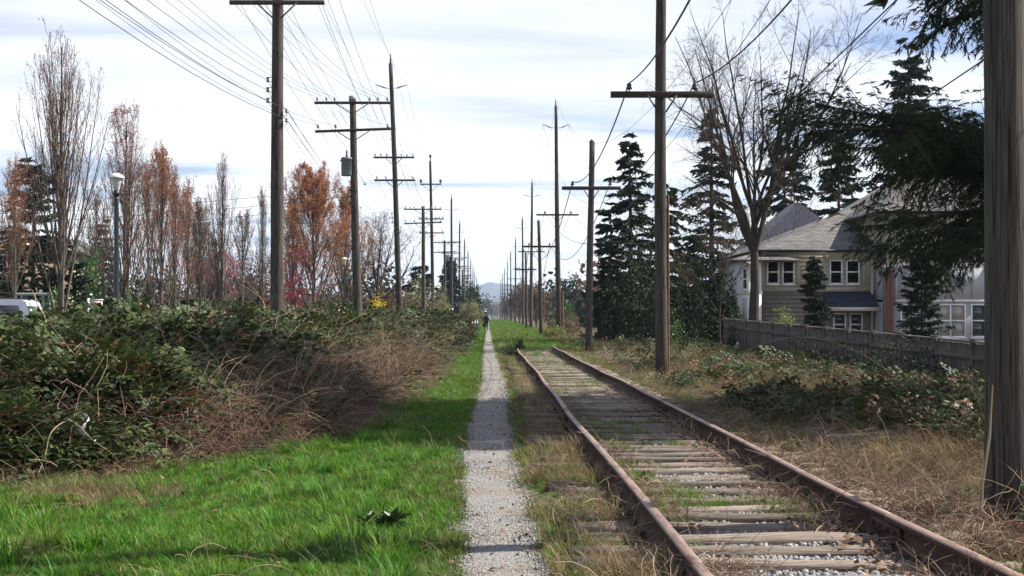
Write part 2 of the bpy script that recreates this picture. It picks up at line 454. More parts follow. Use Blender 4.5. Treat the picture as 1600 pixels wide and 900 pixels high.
def ground_material():
    m = bpy.data.materials.new('ground_earth'); m.use_nodes = True
    nt = m.node_tree; N, L = nt.nodes, nt.links
    bs = N['Principled BSDF']; bs.inputs['Roughness'].default_value = 0.95; bs.inputs['Specular IOR Level'].default_value = 0.15
    t = N.new('ShaderNodeTexCoord')
    def noise(s, d=5):
        n = N.new('ShaderNodeTexNoise'); n.inputs['Scale'].default_value = s; n.inputs['Detail'].default_value = d
        L.new(t.outputs['Object'], n.inputs['Vector']); return n.outputs[0]
    def ramp(src, *st):
        r = N.new('ShaderNodeValToRGB')
        r.color_ramp.elements[0].position = st[0][0]; r.color_ramp.elements[0].color = (*st[0][1], 1)
        r.color_ramp.elements[1].position = st[-1][0]; r.color_ramp.elements[1].color = (*st[-1][1], 1)
        for p, c in st[1:-1]:
            e = r.color_ramp.elements.new(p); e.color = (*c, 1)
        L.new(src, r.inputs[0]); return r.outputs[0]
    green = ramp(noise(9.0, 12), (0.34, (0.04, 0.035, 0.016)), (0.5, (0.04, 0.07, 0.012)), (0.66, (0.05, 0.11, 0.012)))
    brown = ramp(noise(12.0, 12), (0.3, (0.05, 0.036, 0.022)), (0.52, (0.12, 0.088, 0.05)), (0.7, (0.085, 0.085, 0.03)))
    sp = N.new('ShaderNodeSeparateXYZ'); L.new(t.outputs['Object'], sp.inputs[0])
    ad = N.new('ShaderNodeMath'); ad.operation = 'MULTIPLY_ADD'; ad.inputs[1].default_value = 1.2; ad.inputs[2].default_value = -0.6
    L.new(noise(0.8, 4), ad.inputs[0])
    ax = N.new('ShaderNodeMath'); ax.operation = 'ADD'; L.new(sp.outputs[0], ax.inputs[0]); L.new(ad.outputs[0], ax.inputs[1])
    mr = N.new('ShaderNodeMapRange'); mr.inputs['From Min'].default_value = 2.6; mr.inputs['From Max'].default_value = 3.6
    L.new(ax.outputs[0], mr.inputs[0])
    mx = N.new('ShaderNodeMix'); mx.data_type = 'RGBA'
    L.new(mr.outputs[0], mx.inputs['Factor']); L.new(green, mx.inputs[6]); L.new(brown, mx.inputs[7])
    L.new(mx.outputs[2], bs.inputs['Base Color'])
    bp = N.new('ShaderNodeBump'); bp.inputs['Distance'].default_value = 0.03
    L.new(noise(14, 6), bp.inputs['Height']); L.new(bp.outputs[0], bs.inputs['Normal'])
    return m
M['ground'] = ground_material()
xs = np.concatenate([np.linspace(-1500, -70, 14), np.linspace(-60, -14, 12), np.arange(-13, 13.01, 0.22), np.linspace(14, 60, 12), np.linspace(70, 1500, 14)])
ys = np.concatenate([np.linspace(-280, -6, 10), np.arange(-5, 62, 0.3), np.linspace(63, 200, 60), np.linspace(230, 5500, 40)])
tag(grid(xs, ys, gz, 'ground', M['ground']), kind='structure')

# street on the left, beyond the thicket
def street_z(x, y):
    return gz(x, y)
tag(grid(np.linspace(-20.5, -14.2, 8), np.linspace(-40, 420, 90), street_z, 'road', M['asphalt'], 0.03), kind='structure')
g = G()
for y0 in range(-40, 420, 20):
    g.box(-14.2, -14.0, y0, y0 + 19.95, 0.1, 0.40)
tag(g.build('kerb', mat('concrete', (0.3, 0.3, 0.29), (0.38, 0.38, 0.36), 6, 0.9)), kind='structure')

# gravel path
def path_c(y):
    return np.interp(y, [0, 8, 12, 16, 22, 31, 50, 71, 139, 400], [0.12, 0.10, 0.02, -0.03, 0.02, 0.08, 0.0, -0.08, -0.2, -0.4])
def path_w(y):
    return np.interp(y, [0, 5, 9, 14, 25, 40, 80, 400], [0.34, 0.34, 0.30, 0.32, 0.33, 0.30, 0.28, 0.3])
def path_material():
    m = mat('path_gravel', (0.13, 0.123, 0.115), (0.29, 0.275, 0.255), 55, 0.95, 0.012, c3=(0.21, 0.20, 0.185), detail=8, lo=0.32, hi=0.68)
    nt = m.node_tree; N, L = nt.nodes, nt.links
    bs = next(n for n in N if n.type == 'BSDF_PRINCIPLED')
    src = bs.inputs['Base Color'].links[0].from_socket
    t = N.new('ShaderNodeTexCoord')
    n = N.new('ShaderNodeTexNoise'); n.inputs['Scale'].default_value = 1.3; n.inputs['Detail'].default_value = 5
    L.new(t.outputs['Object'], n.inputs['Vector'])
    r = N.new('ShaderNodeValToRGB'); r.color_ramp.elements[0].position = 0.48; r.color_ramp.elements[0].color = (0, 0, 0, 1)
    r.color_ramp.elements[1].position = 0.66; r.color_ramp.elements[1].color = (1, 1, 1, 1)
    L.new(n.outputs[0], r.inputs[0])
    mx = N.new('ShaderNodeMix'); mx.data_type = 'RGBA'
    L.new(r.outputs[0], mx.inputs['Factor']); L.new(src, mx.inputs[6]); mx.inputs[7].default_value = (0.20, 0.155, 0.11, 1)
    L.new(mx.outputs[2], bs.inputs['Base Color'])
    return m
ysp = np.concatenate([np.arange(-3, 40, 0.12), np.arange(40, 160, 0.8), np.arange(160, 420, 5)])
g = G()
cols_ = 7
c_, w_ = path_c(ysp), path_w(ysp)
el = -w_ - 0.26 * (fbm(ysp, ysp * 0, 1.7, 11) - 0.35)
er = w_ + 0.26 * (fbm(ysp, ysp * 0, 1.5, 23) - 0.35)
tt = np.linspace(0, 1, cols_)
Xp = c_[:, None] + el[:, None] * (1 - tt) + er[:, None] * tt
Yp = np.repeat(ysp[:, None], cols_, 1)
Zp = gz(Xp, Yp) + 0.016 + 0.012 * (fbm(Xp, Yp, 2.2, 31) - 0.5) - 0.02 * (np.abs(tt - 0.5) * 2)[None] ** 3
V = np.stack([Xp, Yp, Zp], 2).reshape(-1, 3)
i, j = np.meshgrid(np.arange(cols_ - 1), np.arange(len(ysp) - 1))
a = (j * cols_ + i).ravel()
g.add(V, np.stack([a, a + 1, a + cols_ + 1, a + cols_], 1))
tag(g.build('path', path_material(), smooth=True), kind='structure')

# ballast bed under the track
def bed_z(x, y):
    return 0.058 + 0.03 * (fbm(x, y, 3.0, 41) - 0.5) - np.clip((0.75 - x) / 0.25, 0, 1) * 0.03 - np.clip((x - 3.0) / 0.3, 0, 1) * 0.03
M['ballast'] = mat('ballast', (0.10, 0.095, 0.09), (0.25, 0.24, 0.225), 38, 0.95, 0.02, c3=(0.17, 0.16, 0.15), detail=8)
tag(grid(np.arange(0.6, 3.25, 0.09), np.arange(-3, 62, 0.16), bed_z, 'ballast_bed', M['ballast']), kind='structure')

# ------------------------------------------------------------------ instancing for stuff
def proto(name, g, mats, smooth=False):
    me = g.mesh(name)
    for mt in mats: me.materials.append(mt)
    if smooth: me.polygons.foreach_set('use_smooth', np.ones(len(me.polygons), bool))
    return bpy.data.objects.new(name, me)          # never linked to the scene: only a source for the scatter

def scatter(name, P, rot, scl, idx, protos, label=None, cat=None, parent=None):
    P = np.asarray(P, float); n = len(P)
    me = bpy.data.meshes.new(name)
    me.vertices.add(n); me.vertices.foreach_set('co', P.astype(np.float32).ravel())
    for nm, ty, arr in (('rot', 'FLOAT_VECTOR', rot), ('scl', 'FLOAT', scl), ('idx', 'INT', idx)):
        at = me.attributes.new(nm, ty, 'POINT')
        at.data.foreach_set('vector' if ty == 'FLOAT_VECTOR' else 'value', np.asarray(arr, np.int32 if ty == 'INT' else np.float32).ravel())
    for p in protos:
        for mt in p.data.materials:
            if mt.name not in [x.name for x in me.materials]: me.materials.append(mt)
    o = bpy.data.objects.new(name, me)
    nt = bpy.data.node_groups.new('scatter_' + name, 'GeometryNodeTree')
    nt.interface.new_socket('Geometry', in_out='INPUT', socket_type='NodeSocketGeometry')
    nt.interface.new_socket('Geometry', in_out='OUTPUT', socket_type='NodeSocketGeometry')
    N, L = nt.nodes, nt.links
    gi = N.new('NodeGroupInput'); go = N.new('NodeGroupOutput'); jn = N.new('GeometryNodeJoinGeometry')
    def attr(nm, dt):
        a = N.new('GeometryNodeInputNamedAttribute'); a.data_type = dt; a.inputs[0].default_value = nm
        return a.outputs[0]
    ar, asc, ai = attr('rot', 'FLOAT_VECTOR'), attr('scl', 'FLOAT'), attr('idx', 'INT')
    for k, p in enumerate(protos):
        oi = N.new('GeometryNodeObjectInfo'); oi.inputs['Object'].default_value = p; oi.inputs['As Instance'].default_value = True
        cmpn = N.new('FunctionNodeCompare'); cmpn.data_type = 'INT'; cmpn.operation = 'EQUAL'
        ints = [s for s in cmpn.inputs if s.type == 'INT']
        L.new(ai, ints[0]); ints[1].default_value = k
        ip = N.new('GeometryNodeInstanceOnPoints')
        L.new(gi.outputs[0], ip.inputs['Points']); L.new(cmpn.outputs[0], ip.inputs['Selection'])
        L.new(oi.outputs['Geometry'], ip.inputs['Instance'])
        er = N.new('FunctionNodeEulerToRotation'); L.new(ar, er.inputs[0]); L.new(er.outputs[0], ip.inputs['Rotation'])
        L.new(asc, ip.inputs['Scale'])
        L.new(ip.outputs[0], jn.inputs[0])
    L.new(jn.outputs[0], go.inputs[0])
    md = o.modifiers.new('scatter', 'NODES'); md.node_group = nt
    if parent: o.parent = parent
    col.objects.link(o)
    tag(o, label, cat, kind='stuff')
    return o

def unit(v):
    return v / (np.linalg.norm(v, axis=-1, keepdims=True) + 1e-9)

def blades(n, h0, h1, spread, w, lean, seed, K=4):
    """a tuft: n curved tapering blades"""
    r = np.random.default_rng(seed)
    g = G()
    a = r.uniform(0, 2 * math.pi, n); rad = spread * np.sqrt(r.random(n))
    h = r.uniform(h0, h1, n); ln = r.uniform(0.15, 1, n) * lean; la = a + r.normal(0, 0.7, n)
    t = np.linspace(0, 1, K)
    B = np.stack([rad * np.cos(a), rad * np.sin(a), np.zeros(n)], 1)
    D = np.stack([np.cos(la), np.sin(la), np.zeros(n)], 1)
    P = B[:, None] + D[:, None] * (ln * h)[:, None, None] * (t ** 1.8)[None, :, None]
    P[:, :, 2] += h[:, None] * (t - 0.35 * ln[:, None] * t ** 2.4)
    S = np.stack([-np.sin(la), np.cos(la), np.zeros(n)], 1)
    ww = w * (1 - t) ** 0.7
    Vl = P - S[:, None] * ww[None, :, None]; Vr = P + S[:, None] * ww[None, :, None]
    V = np.stack([Vl, Vr], 2).reshape(-1, 3)
    k = np.arange(K - 1) * 2
    q = np.stack([k, k + 1, k + 3, k + 2], 1)
    F = (np.arange(n)[:, None, None] * K * 2 + q[None]).reshape(-1, 4)
    g.add(V, F)
    return g

P_grass = [proto('grass_tuft', blades(16, 0.04, 0.13, 0.06, 0.004, 1.1, s), [M['grass']]) for s in (1, 2, 3)]
P_long = [proto('grass_long', blades(24, 0.10, 0.26, 0.08, 0.0048, 1.2, s), [M['grass']]) for s in (4, 5)]
P_olive = [proto('grass_dry_tuft', blades(16, 0.04, 0.12, 0.06, 0.0038, 1.1, s), [M['grass_olive']]) for s in (6, 7)]
P_dead = [proto('dead_tuft', blades(20, 0.1, 0.3, 0.1, 0.0035, 1.5, s), [M['grass_dead']]) for s in (8, 9, 10)]
P_darkg = [proto('dark_tuft', blades(40, 0.12, 0.3, 0.1, 0.004, 0.8, s), [M['grass_dark']]) for s in (11,)]

def sprig(seed, n=9, leafm=0, L0=0.062, stem=0.42):
    r = np.random.default_rng(seed)
    g = G()
    t = np.linspace(0, 1, 5)
    P = np.stack([t * stem, 0.05 * np.sin(t * 3 + seed), 0.12 * np.sin(t * math.pi * 0.8)], 1)
    g.tubes(P, np.linspace(0.0035, 0.0015, 5), 3, 1)
    for k in range(n):
        s = (k + 0.6) / n
        c = np.array([np.interp(s, t, P[:, d]) for d in range(3)])
        sd = 1 if k % 2 else -1
        az = sd * r.uniform(0.5, 1.6); el = r.uniform(-0.1, 0.7)
        pd = np.array([math.cos(az) * math.cos(el), math.sin(az) * math.cos(el), math.sin(el)])
        pe = c + pd * r.uniform(0.03, 0.07)
        for q in (-1, 0, 1):
            az2 = az + q * 0.95
            d = np.array([math.cos(az2), math.sin(az2), r.uniform(-0.5, 0.35)]); d /= np.linalg.norm(d)
            ll = L0 * r.uniform(0.75, 1.2) * (1.12 if q == 0 else 0.9)
            side = np.cross(d, [0, 0, 1]); side /= np.linalg.norm(side)
            nrm = np.cross(side, d)
            hw = side * ll * 0.36; fold = nrm * ll * 0.12
            V = [pe, pe + d * ll * 0.22 + hw * 0.75 + fold, pe + d * ll * 0.55 + hw + fold, pe + d * ll, pe + d * ll * 0.55 - hw + fold, pe + d * ll * 0.22 - hw * 0.75 + fold, pe + d * ll * 0.4]
            g.add(V, [(0, 1, 2, 6), (6, 2, 3, 3), (0, 6, 4, 5), (6, 3, 4, 4)][0:1] + [(0, 6, 4, 5)], leafm)
            g.add(V, [(6, 2, 3), (6, 3, 4)], leafm)
    return g
P_sprig = [proto('bramble_sprig', sprig(s), [M['bramble_leaf'], M['cane']]) for s in (1, 2, 3, 4)]
P_sprig_red = [proto('bramble_sprig_brown', sprig(s), [M['bramble_red'], M['cane']]) for s in (5,)]

def cane_bundle(seed, n=9, l0=0.6, l1=1.4, rad=0.0045, flat=0.5):
    r = np.random.default_rng(seed)
    g = G(); K = 6
    t = np.linspace(0, 1, K)
    PP = []
    for k in range(n):
        l = r.uniform(l0, l1); az = r.uniform(0, 2 * math.pi); el = r.uniform(0.2, 1.3); bend = r.uniform(0.3, 1.3) * flat * 2
        e = el - bend * 2 * t
        ds = l / (K - 1)
        h = np.cumsum(np.cos(e)) * ds - math.cos(el) * ds; v = np.cumsum(np.sin(e)) * ds - math.sin(el) * ds
        azs = az + np.cumsum(r.normal(0, 0.1, K))
        o = r.normal(0, 0.12, 3) * [1, 1, 0.5]
        PP.append(np.stack([o[0] + h * np.cos(azs), o[1] + h * np.sin(azs), o[2] + v], 1))
    PP = np.array(PP)
    g.tubes(PP, np.tile(np.linspace(rad, rad * 0.4, K), (n, 1)), 3, 0)
    return g
P_cane = [proto('cane_bundle', cane_bundle(s), [M['cane']]) for s in (1, 2, 3)] + \
         [proto('cane_bundle_pale', cane_bundle(s, 5), [M['cane_pale']]) for s in (4, 5)]
P_twiglet = [proto('dead_stem', cane_bundle(s, 6, 0.15, 0.5, 0.0028, 0.25), [M['cane']]) for s in (11, 12)] + \
            [proto('dead_stem_pale', cane_bundle(s, 5, 0.15, 0.5, 0.003, 0.4), [M['cane_pale']]) for s in (13, 14)]

def rock(seed, sq=0.65):
    r = np.random.default_rng(seed)
    ph = (1 + 5 ** 0.5) / 2
    v = np.array([(-1, ph, 0), (1, ph, 0), (-1, -ph, 0), (1, -ph, 0), (0, -1, ph), (0, 1, ph), (0, -1, -ph), (0, 1, -ph), (ph, 0, -1), (ph, 0, 1), (-ph, 0, -1), (-ph, 0, 1)])
    v = unit(v) * r.uniform(0.7, 1.15, (12, 1)) * [1, r.uniform(0.6, 0.9), sq] * 0.5
    F = [(0, 11, 5), (0, 5, 1), (0, 1, 7), (0, 7, 10), (0, 10, 11), (1, 5, 9), (5, 11, 4), (11, 10, 2), (10, 7, 6), (7, 1, 8),
         (3, 9, 4), (3, 4, 2), (3, 2, 6), (3, 6, 8), (3, 8, 9), (4, 9, 5), (2, 4, 11), (6, 2, 10), (8, 6, 7), (9, 8, 1)]
    g = G(); g.add(v, F); return g
P_stone = [proto('ballast_stone', rock(s), [M['stone']]) for s in (1, 2, 3, 4)]
P_pebble = [proto('path_pebble', rock(s, 0.55), [M['pebble']]) for s in (5, 6, 7, 8)]
gl = G(); gl.add([(0, 0, 0.004), (0.03, 0.022, 0.015), (0.07, 0.0, 0.008), (0.03, -0.022, 0.012)], [(0, 1, 2, 3)])
P_litter = [proto('dead_leaf', gl, [M['leaf_litter']])]

def rand_rot(n, tilt, r):
    return np.stack([r.normal(0, tilt, n), r.normal(0, tilt, n), r.uniform(0, 2 * math.pi, n)], 1)

# ------------------------------------------------------------------ railway track
RL, RR = 1.07, 2.60          # rail centre lines
TIE_TOP, RAIL_TOP = 0.10, 0.27
track = empty('railway_track', (0, 0, 0))
tag(track, 'rusty overgrown railway track with weathered grey wooden ties beside the path', 'railway track')
def wob(y, s):
    return 0.018 * np.sin(y * 0.23 + s) + 0.012 * np.sin(y * 0.61 + 2 * s)
def tie_mesh(seed):
    r = np.random.default_rng(seed)
    g = G(); nx = 9; L2 = 1.3; w = 0.105; h = 0.15
    xs_ = np.linspace(-L2, L2, nx)
    prof = [(-w, -h), (w, -h), (w, -0.02), (w * 0.86, 0), (0.02, r.uniform(-0.012, 0.003)), (-w * 0.86, 0), (-w, -0.02)]
    V = []
    for k, x in enumerate(xs_):
        for (yy, zz) in prof:
            V.append((x + r.normal(0, 0.012), yy + r.normal(0, 0.006), zz + r.normal(0, 0.006)))
    n = len(prof); i = np.arange(n); j = (i + 1) % n
    F = (np.arange(nx - 1)[:, None, None] * n + np.stack([i, j, j + n, i + n], 1)[None]).reshape(-1, 4)
    g.add(V, F)
    g.f.append(np.array([list(range(n))[::-1]])); g.m.append(np.array([0], np.int32))
    g.f.append(np.array([[(nx - 1) * n + q for q in range(n)]])); g.m.append(np.array([0], np.int32))
    me = g.mesh('tie'); me.materials.append(M['tie']); return me
tie_meshes = [tie_mesh(s) for s in range(8)]
tie_y = []
y = -1.0
while y < 59:
    y += random.uniform(0.44, 0.56)
    tie_y.append(y)
    o = bpy.data.objects.new('tie', random.choice(tie_meshes))
    drop = 0.0 if y < 40 else 0.02
    o.location = (1.835 + random.gauss(0, 0.05), y, TIE_TOP - drop + random.gauss(0, 0.006))
    o.rotation_euler = (random.gauss(0, 0.05), random.gauss(0, 0.006), random.gauss(0, 0.018))
    o.parent = track
    col.objects.link(o)
def rail_mesh(y0, y1, xc, s):
    prof = [(-0.066, 0), (0.066, 0), (0.066, 0.012), (0.02, 0.028), (0.009, 0.045), (0.009, 0.118), (0.034, 0.132), (0.035, 0.160), (0.026, 0.170), (-0.026, 0.170), (-0.035, 0.160), (-0.034, 0.132), (-0.009, 0.118), (-0.009, 0.045), (-0.02, 0.028), (-0.066, 0.012)]
    n = len(prof)
    yy = np.linspace(y0, y1, max(4, int((y1 - y0) / 0.7)))
    V = []
    for q in yy:
        for (px_, pz_) in prof:
            V.append((xc + wob(q, s) + px_, q, RAIL_TOP - 0.17 + pz_ + 0.004 * math.sin(q * 0.9 + s)))
    i = np.arange(n); j = (i + 1) % n
    F = (np.arange(len(yy) - 1)[:, None, None] * n + np.stack([i, i + n, j + n, j], 1)[None]).reshape(-1, 4)
    mm = np.tile(np.where(np.isin(np.arange(n), [7, 8, 9]), 0, 1), len(yy) - 1)  # sides of the head also take the rust with shade painted in
    g = G(); g.v.append(np.array(V)); g.f.append(F); g.m.append(mm.astype(np.int32)); g.n = len(V)
    g.f.append(np.array([list(range(n))])); g.m.append(np.array([1], np.int32))
    g.f.append(np.array([[(len(yy) - 1) * n + q for q in range(n)][::-1]])); g.m.append(np.array([1], np.int32))
    return g
for xc, joints, s in ((RL, [-2.5, 7.1, 18.6, 30.2, 41.9, 53.0], 0.4), (RR, [-2.5, 8.9, 20.4, 32.0, 43.7, 57.0], 2.1)):
    for a_, b_ in zip(joints[:-1], joints[1:]):
        o = rail_mesh(a_ + 0.006, b_ - 0.006, xc, s).build('rail', [M['rail_head'], M['rail_side']], track)
    for jy in joints[1:-1]:
        for sd in (-1, 1):
            g = G()
            x = xc + wob(jy, s)
            g.box(x + sd * 0.012, x + sd * 0.032, jy - 0.33, jy + 0.33, RAIL_TOP - 0.128, RAIL_TOP - 0.05)
            for k in (-0.24, -0.09, 0.09, 0.24):
                g.box(x + sd * 0.030, x + sd * 0.048, jy + k - 0.016, jy + k + 0.016, RAIL_TOP - 0.105, RAIL_TOP - 0.073)
            g.build('joint_bar', M['rail_side'], track)
# spikes and tie plates
plate_g = G(); plate_g.box(-0.1, 0.1, -0.085, 0.085, -0.004, 0.008)
plate_me = plate_g.mesh('tie_plate'); plate_me.materials.append(M['rail_side'])
spk = G(); spk.box(-0.009, 0.009, -0.009, 0.009, -0.03, 0.022); spk.box(-0.02, 0.016, -0.015, 0.015, 0.022, 0.036)
spk_me = spk.mesh('spike'); spk_me.materials.append(M['rail_side'])
for q in tie_y[:44]:
    for xc, s in ((RL, 0.4), (RR, 2.1)):
        o = bpy.data.objects.new('tie_plate', plate_me); o.location = (xc + wob(q, s), q, TIE_TOP); o.parent = track; col.objects.link(o)
        for sd in (-1, 1):
            sp_ = bpy.data.objects.new('spike', spk_me); sp_.location = (sd * 0.082, sd * 0.04, 0.004)
            sp_.rotation_euler = (0, random.gauss(0, 0.1), 0 if sd > 0 else math.pi)
            sp_.parent = o; col.objects.link(sp_)

# ballast stones
def band_points(n, y0, y1, x0, x1, r, pw=1.6):
    """points denser near the camera"""
    u = r.random(n)
    yv = (y0 ** (1 - pw) + u * (y1 ** (1 - pw) - y0 ** (1 - pw))) ** (1 / (1 - pw))
    return r.uniform(x0, x1, n), yv
r = np.random.default_rng(21)
x, y = band_points(26000, 4.0, 40, 0.75, 3.05, r, 1.9)
green_patch = fbm(x, y, 0.8, 77)
keep = (green_patch < 0.62) & (np.abs(x - 1.85) < 0.55 + 0.45 * fbm(x, y, 1.1, 5))
x, y = x[keep], y[keep]; n = len(x)
tag(scatter('ballast_stones', np.stack([x, y, bed_z(x, y) + 0.002], 1), rand_rot(n, 0.8, r), r.uniform(0.018, 0.05, n) * (1 + y / 40), r.integers(0, 4, n), P_stone), 'grey crushed stone lying between the railway ties', 'gravel')
# path pebbles
x, y = band_points(26000, 4.0, 60, -0.46, 0.46, r, 2.0)
keep = np.abs(x) < 0.33 + 0.16 * (fbm(x, y, 1.6, 9) - 0.3)
x, y = x[keep] + path_c(y[keep]), y[keep]; n = len(x)
tag(scatter('path_pebbles', np.stack([x, y, gz(x, y) + 0.014], 1), rand_rot(n, 0.6, r), r.uniform(0.007, 0.024, n) * (1 + y / 30), r.integers(0, 4, n), P_pebble), 'small grey pebbles strewn over the gravel path', 'gravel')

# ------------------------------------------------------------------ thicket shape
TY = [0, 11, 13.2, 15, 16.9, 21, 31, 54, 100, 150]
TX = [-20, -6.3, -4.0, -2.8, -2.25, -1.85, -1.65, -1.5, -1.7, -2.0]
def t_edge(y):
    return np.interp(y, TY, TX) + 0.35 * (fbm(y, y * 0 + 3.3, 0.6, 51) - 0.5)
def t_height(x, y):
    d = (t_edge(y) - x) * np.where(y < 17.5, 0.62, 0.95)
    back = np.clip((x + 11.5) / 2.0, 0, 1)
    hm = np.interp(y, [0, 15, 25, 54, 100, 140], [1.06, 1.08, 1.12, 1.14, 1.1, 0.8]) + 0.45 * (fbm(x, y, 0.5, 61) - 0.5) + 0.2 * (vnoise(x, y, 1.7, 64) - 0.5)
    hm = hm - 0.25 * np.clip((-x / np.maximum(y, 5) - 0.27) / 0.06, 0, 1)
    h = hm * (1 - np.exp(-np.clip(d, 0, None) * 1.35)) * back
    h = h * np.clip((150 - y) / 15, 0, 1)
    return h, d
xs = np.arange(-13, -1.2, 0.25); ys = np.concatenate([np.arange(8, 40, 0.3), np.arange(40, 150, 1.2)])
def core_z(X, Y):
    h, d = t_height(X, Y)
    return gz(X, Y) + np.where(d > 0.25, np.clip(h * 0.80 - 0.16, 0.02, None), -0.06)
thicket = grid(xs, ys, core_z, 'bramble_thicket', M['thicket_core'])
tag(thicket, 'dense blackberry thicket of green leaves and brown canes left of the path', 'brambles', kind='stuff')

def surf_rot(x, y, r, up=0.5):
    """sprigs turn outwards along the slope of the mound"""
    n = len(x); e = 0.15
    hx = (t_height(x + e, y)[0] - t_height(x - e, y)[0]) / (2 * e)
    hy = (t_height(x, y + e)[0] - t_height(x, y - e)[0]) / (2 * e)
    az = np.arctan2(-hy, -hx) + r.normal(0, 1.1, n)
    slope = np.clip(np.hypot(hx, hy), 0, 2)
    pitch = 0.35 * slope + r.normal(0, 0.35, n) - 0.25
    return np.stack([r.normal(0, 0.3, n), pitch, az], 1)

r = np.random.default_rng(31)
# leafy sprigs
n = 36000
x, y = band_points(n, 11, 140, 0, 1, r, 1.75)
dd = r.random(n) ** 1.6 * np.interp(y, [10, 30, 140], [6.5, 8, 7])
x = t_edge(y) - dd
# keep within view
keep = (x > -0.38 * y - 1.5) & (x > -11)
x, y = x[keep], y[keep]
h, d = t_height(x, y); n = len(x)
zz = h * (1 - 0.12 * r.random(n)) + 0.04 * r.normal(0, 1, n)
front = np.clip(1 - d / 2.5, 0, 1)
mid = np.exp(-((x + 2.6 + 0.03 * (y - 20)) / 2.3) ** 2) * np.clip((45 - y) / 20, 0, 1)
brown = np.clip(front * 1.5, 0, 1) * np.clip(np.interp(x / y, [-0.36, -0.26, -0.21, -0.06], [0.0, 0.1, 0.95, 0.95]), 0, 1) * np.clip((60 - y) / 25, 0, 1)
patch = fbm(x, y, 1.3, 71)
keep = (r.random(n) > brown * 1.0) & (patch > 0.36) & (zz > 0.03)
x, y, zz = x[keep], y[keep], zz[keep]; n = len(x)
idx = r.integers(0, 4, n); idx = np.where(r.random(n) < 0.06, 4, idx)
scl = (0.45 + 0.95 * r.random(n) ** 1.5) * (0.75 + 0.6 * vnoise(x, y, 0.8, 73)) * np.interp(y, [12, 30, 70, 140], [0.9, 1.1, 1.7, 2.2])
scatter('leaves', np.stack([x, y, gz(x, y) + zz], 1), surf_rot(x, y, r), scl, idx, P_sprig + P_sprig_red, parent=thicket)
# canes
n = 7000
x, y = band_points(n, 11, 110, 0, 1, r, 1.7)
dd = r.random(n) ** 1.5 * 4.5
x = t_edge(y) - dd
keep = (x > -0.38 * y - 1.5)
x, y = x[keep], y[keep]; h, d = t_height(x, y); n = len(x)
bz = np.interp(x / y, [-0.36, -0.26, -0.2, -0.05], [0.10, 0.16, 1, 1])
keep = (r.random(n) < bz * np.clip(1.5 - d / 2.6, 0.2, 1))
x, y, h = x[keep], y[keep], h[keep]; n = len(x)
zz = h * r.uniform(0.35, 0.98, n)
idx = np.where(r.random(n) < 0.85, r.integers(0, 3, n), r.integers(3, 5, n))
scatter('canes', np.stack([x, y, gz(x, y) + zz], 1), rand_rot(n, 0.35, r), r.uniform(0.6, 1.1, n), idx, P_cane, parent=thicket)
# litter and dead grass along the foot of the thicket
n = 5200
x, y = band_points(n, 11, 60, 0, 1, r, 1.8)
x = t_edge(y) + r.normal(0.05, 0.28, n)
keep = fbm(x, y, 0.9, 81) > 0.47
x, y = x[keep], y[keep]; n = len(x)
scatter('dead_stalks', np.stack([x, y, gz(x, y)], 1), rand_rot(n, 0.25, r), r.uniform(0.5, 1.1, n), r.integers(0, 5, n), P_dead[:2] + P_twiglet[:3], parent=thicket)

# ------------------------------------------------------------------ grass
def grass_stuff(name, n, y0, y1, x0, x1, protos, seed, keepf, s0, s1, label, pw=1.75, far=2.5, zf=gz, tilt=0.12):
    r = np.random.default_rng(seed)
    x, y = band_points(n, y0, y1, 0, 1, r, pw)
    lo = x0(y) if callable(x0) else x0; hi = x1(y) if callable(x1) else x1
    x = lo + (hi - lo) * r.random(n)
    k = keepf(x, y, r)
    x, y = x[k], y[k]; n = len(x)
    s = r.uniform(s0, s1, n) * (0.3 + 1.3 * fbm(x, y, 2.3, seed)) * np.interp(y, [5, 15, 40, 120, 300], [1, 1.05, 1.25, far, far * 1.6])
    return scatter(name, np.stack([x, y, zf(x, y) - 0.005], 1), rand_rot(n, tilt, r), s, r.integers(0, len(protos), n), protos, label, 'grass')
path_l = lambda y: path_c(y) - path_w(y)
path_r = lambda y: path_c(y) + path_w(y)
grass_stuff('lawn_grass', 52000, 4.5, 130, lambda y: np.maximum(t_edge(y) - 0.1, -0.38 * y - 0.6), lambda y: path_l(y) + 0.03, P_grass + P_olive[:1], 101,
            lambda x, y, r: (fbm(x, y, 2.6, 91) > 0.27) & (r.random(len(x)) < np.clip((path_l(y) - x) * 2.2 + 0.22, 0, 1)), 0.5, 0.95,
            'bright green grass on the left side of the gravel path')
grass_stuff('long_grass', 7000, 5, 60, lambda y: np.maximum(t_edge(y) - 0.1, -0.38 * y - 0.6), lambda y: path_l(y) - 0.25, P_long, 102,
            lambda x, y, r: (fbm(x, y, 2.0, 95) > 0.60), 0.5, 1.0, 'taller green grass clumps scattered through the left lawn')
grass_stuff('worn_grass', 9000, 4.5, 130, lambda y: path_l(y) - 0.7, lambda y: path_l(y) + 0.05, P_olive, 103,
            lambda x, y, r: (r.random(len(x)) < np.clip(1 - (path_l(y) - x) / 0.7, 0, 1) * 0.75), 0.5, 1.0, 'worn olive grass fringing the left edge of the path', tilt=0.3)
grass_stuff('verge_grass', 21000, 4.5, 140, lambda y: path_r(y) - 0.02, lambda y: np.where(y < 62, 0.98, 2.4), P_olive + P_olive + P_grass[:2] + P_dead[:1], 104,
            lambda x, y, r: (fbm(x, y, 1.6, 97) > 0.36) & (r.random(len(x)) < np.clip((x - path_r(y)) * 3 + 0.2, 0, 1) * np.where((x > 0.5) & (y < 11.5), 0.4, 1)), 0.45, 0.95,
            'olive and straw coloured grass between the path and the rail')
